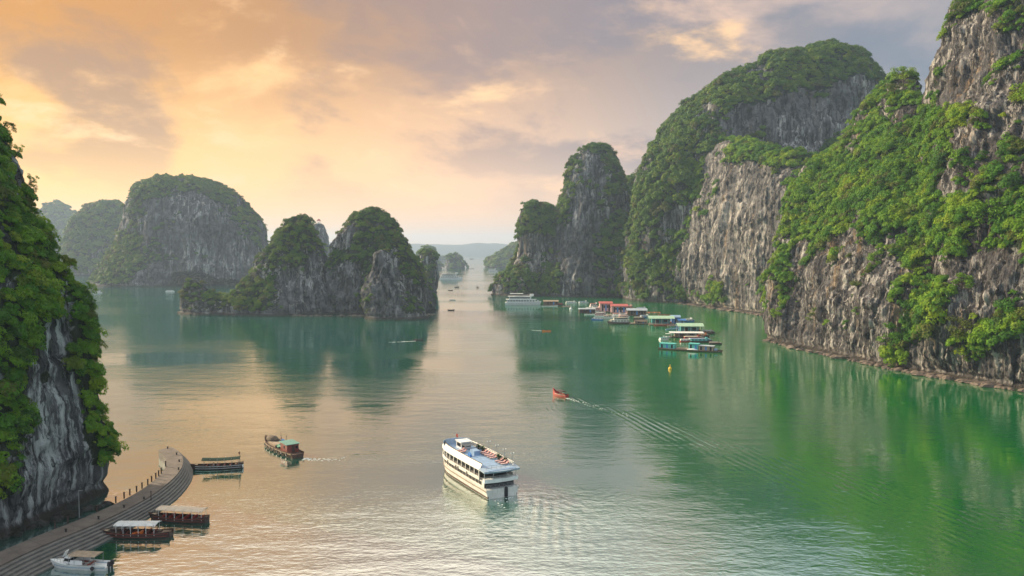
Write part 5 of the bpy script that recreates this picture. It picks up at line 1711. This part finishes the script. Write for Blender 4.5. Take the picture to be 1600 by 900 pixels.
def tree(label, seed, px, py, h, kind='dense', rz=0, lean=0, name='tree', group=None, sink=.3):
    q = shell_point(seed, px, py)
    t = thing(name, label, 'tree' if name == 'tree' else 'shrub', (q.x, q.y, q.z - sink), rz, group)
    t.rotation_euler = (0, lean, rz)
    t.scale = (h, h, h)
    tm, cm = KINDS_T[kind]
    o = bpy.data.objects.new('trunk' if name == 'tree' else 'stem', tm); COL.objects.link(o); o.parent = t
    o = bpy.data.objects.new('crown' if name == 'tree' else 'foliage', cm); COL.objects.link(o); o.parent = t
    return t
G1 = 'trees on the edge of the leafy near cliff'
for px, py, h, kind, lean, lab in (
        (3, 165, 6.0, 'airy', .35, 'topmost thin tree against the sky on the leafy near cliff'),
        (16, 200, 4.5, 'dense', .5, 'bushy tree just below the topmost thin tree'),
        (40, 238, 5.0, 'airy', .6, 'airy tree leaning out over the orange sky, third from the top'),
        (50, 285, 5.5, 'airy', .8, 'flat crowned tree leaning far out from the leafy cliff'),
        (62, 300, 4.0, 'dense', .6, 'small dense tree under the flat crowned leaning tree'),
        (76, 325, 3.2, 'sprig', .6, 'wispy little tree beside the distant pale ridge'),
        (92, 360, 4.2, 'dense', .5, 'round tree on the cliff edge before the hazy dome'),
        (116, 415, 4.2, 'dense', .5, 'dark tree on the cliff edge above the pale boat'),
        (136, 450, 5.0, 'dense', .6, 'spreading tree at the bulge of the near cliff by the white boat'),
        (150, 480, 4.2, 'airy', .7, 'open tree under the spreading tree at the cliff bulge'),
        (156, 530, 3.6, 'airy', .7, 'tree beside the water, level with the top of the bare rock'),
        (162, 580, 3.6, 'airy', .8, 'thin tree hanging over the water beside the grey rock face'),
        (166, 640, 4.0, 'sprig', .9, 'drooping tree over the water halfway down the grey rock'),
        (170, 690, 4.5, 'airy', .9, 'lowest overhanging tree with its sprays above the sunlit water'),
        (172, 725, 3.0, 'sprig', .8, 'little shrub like tree just above the pier bend')):
    tree(lab, 3, px, py, h * .72, kind, random.uniform(-.5, .5), lean, group=G1)
for px, py, h, kind, lab in (
        (1412, 138, 14, 'dense', 'big dark tree crowning the knob of the right cliff'),
        (1428, 150, 9, 'airy', 'thin tree to the right of the big dark crown tree'),
        (1398, 152, 9, 'dense', 'round tree to the left of the big dark crown tree'),
        (1360, 170, 7, 'sunny', 'bright tree lower down the ridge left of the knob'),
        (1325, 222, 8, 'sunny', 'bright tree where the right ridge meets the hazy peak'),
        (1478, 62, 7, 'airy', 'lone tree on the steep left edge of the highest cliff'),
        (1500, 22, 8, 'dense', 'dark tree near the picture top on the highest cliff')):
    tree(lab, 5, px, py, h, kind, random.uniform(0, 6), 0, group='trees on the right ridge')
for px, py, h, lab in ((1545, 358, 15, 'large round shrub standing out on the grey face of the near right cliff'),
                       (1275, 505, 10, 'yellow green shrub low on the ochre rock, left part of the near right cliff'),
                       (1338, 492, 6, 'small dark shrub alone on the bare lower right cliff'),
                       (1395, 545, 13, 'bright shrub thicket touching the tide line of the near right cliff'),
                       (1285, 462, 8, 'shrub on the streaked rock right above the yellow green shrub'),
                       (1440, 470, 10, 'shrub in the crack that climbs the middle of the near right cliff'),
                       (1505, 455, 9, 'shrub at the right of the climbing crack'),
                       (1500, 535, 12, 'wide shrub on the low ledge near the right picture edge'),
                       (1215, 500, 9, 'narrow green shrub at the far corner of the near right cliff'),
                       (1365, 415, 9, 'dull olive shrub under the big green slope')):
    tree(lab, 5, px, py, h, 'sunny', random.uniform(0, 6), 0, name='cliff_shrub', sink=1.5)
for seed, px, py, h, lab in ((22, 566, 334, 4.5, 'dark tree at the left shoulder of the domed island top'), (22, 580, 331, 5.5, 'tallest tree on top of the domed island'), (22, 597, 333, 5, 'flat crowned tree right of the domed island top'),
                             (22, 614, 346, 4, 'small tree on the right slope of the domed island top'), (22, 540, 350, 4, 'tree on the left slope of the domed island'),
                             (21, 468, 341, 4.5, 'tree on the very tip of the cone island'), (21, 449, 348, 4, 'tree left of the tip of the cone island'),
                             (15, 935, 235, 6, 'tree on the very tip of the pointed hazy peak')):
    tree(lab, seed, px, py, h, 'far', random.uniform(0, 6), 0, group='trees on the island tops')
# little watch pavilion on the pale pinnacle
q = shell_point(34, 498, 349)
t = thing('pavilion', 'tiny red roofed pavilion on top of the pale pinnacle', 'pavilion', (q.x, q.y, q.z - .5))
for s in ((2, 2), (-2, 2), (2, -2), (-2, -2)): MB().cyl((s[0], s[1], -1), (s[0], s[1], 5), .3).build('post', WHITE, t)
MB().prism([(-3.5, -3.5), (3.5, -3.5), (3.5, 3.5), (-3.5, 3.5)], 5, 8.5, 4).build('roof', REDROOF, t)
MB().box(0, 0, .3, 6, 6, .8).build('floor', WHITE, t)
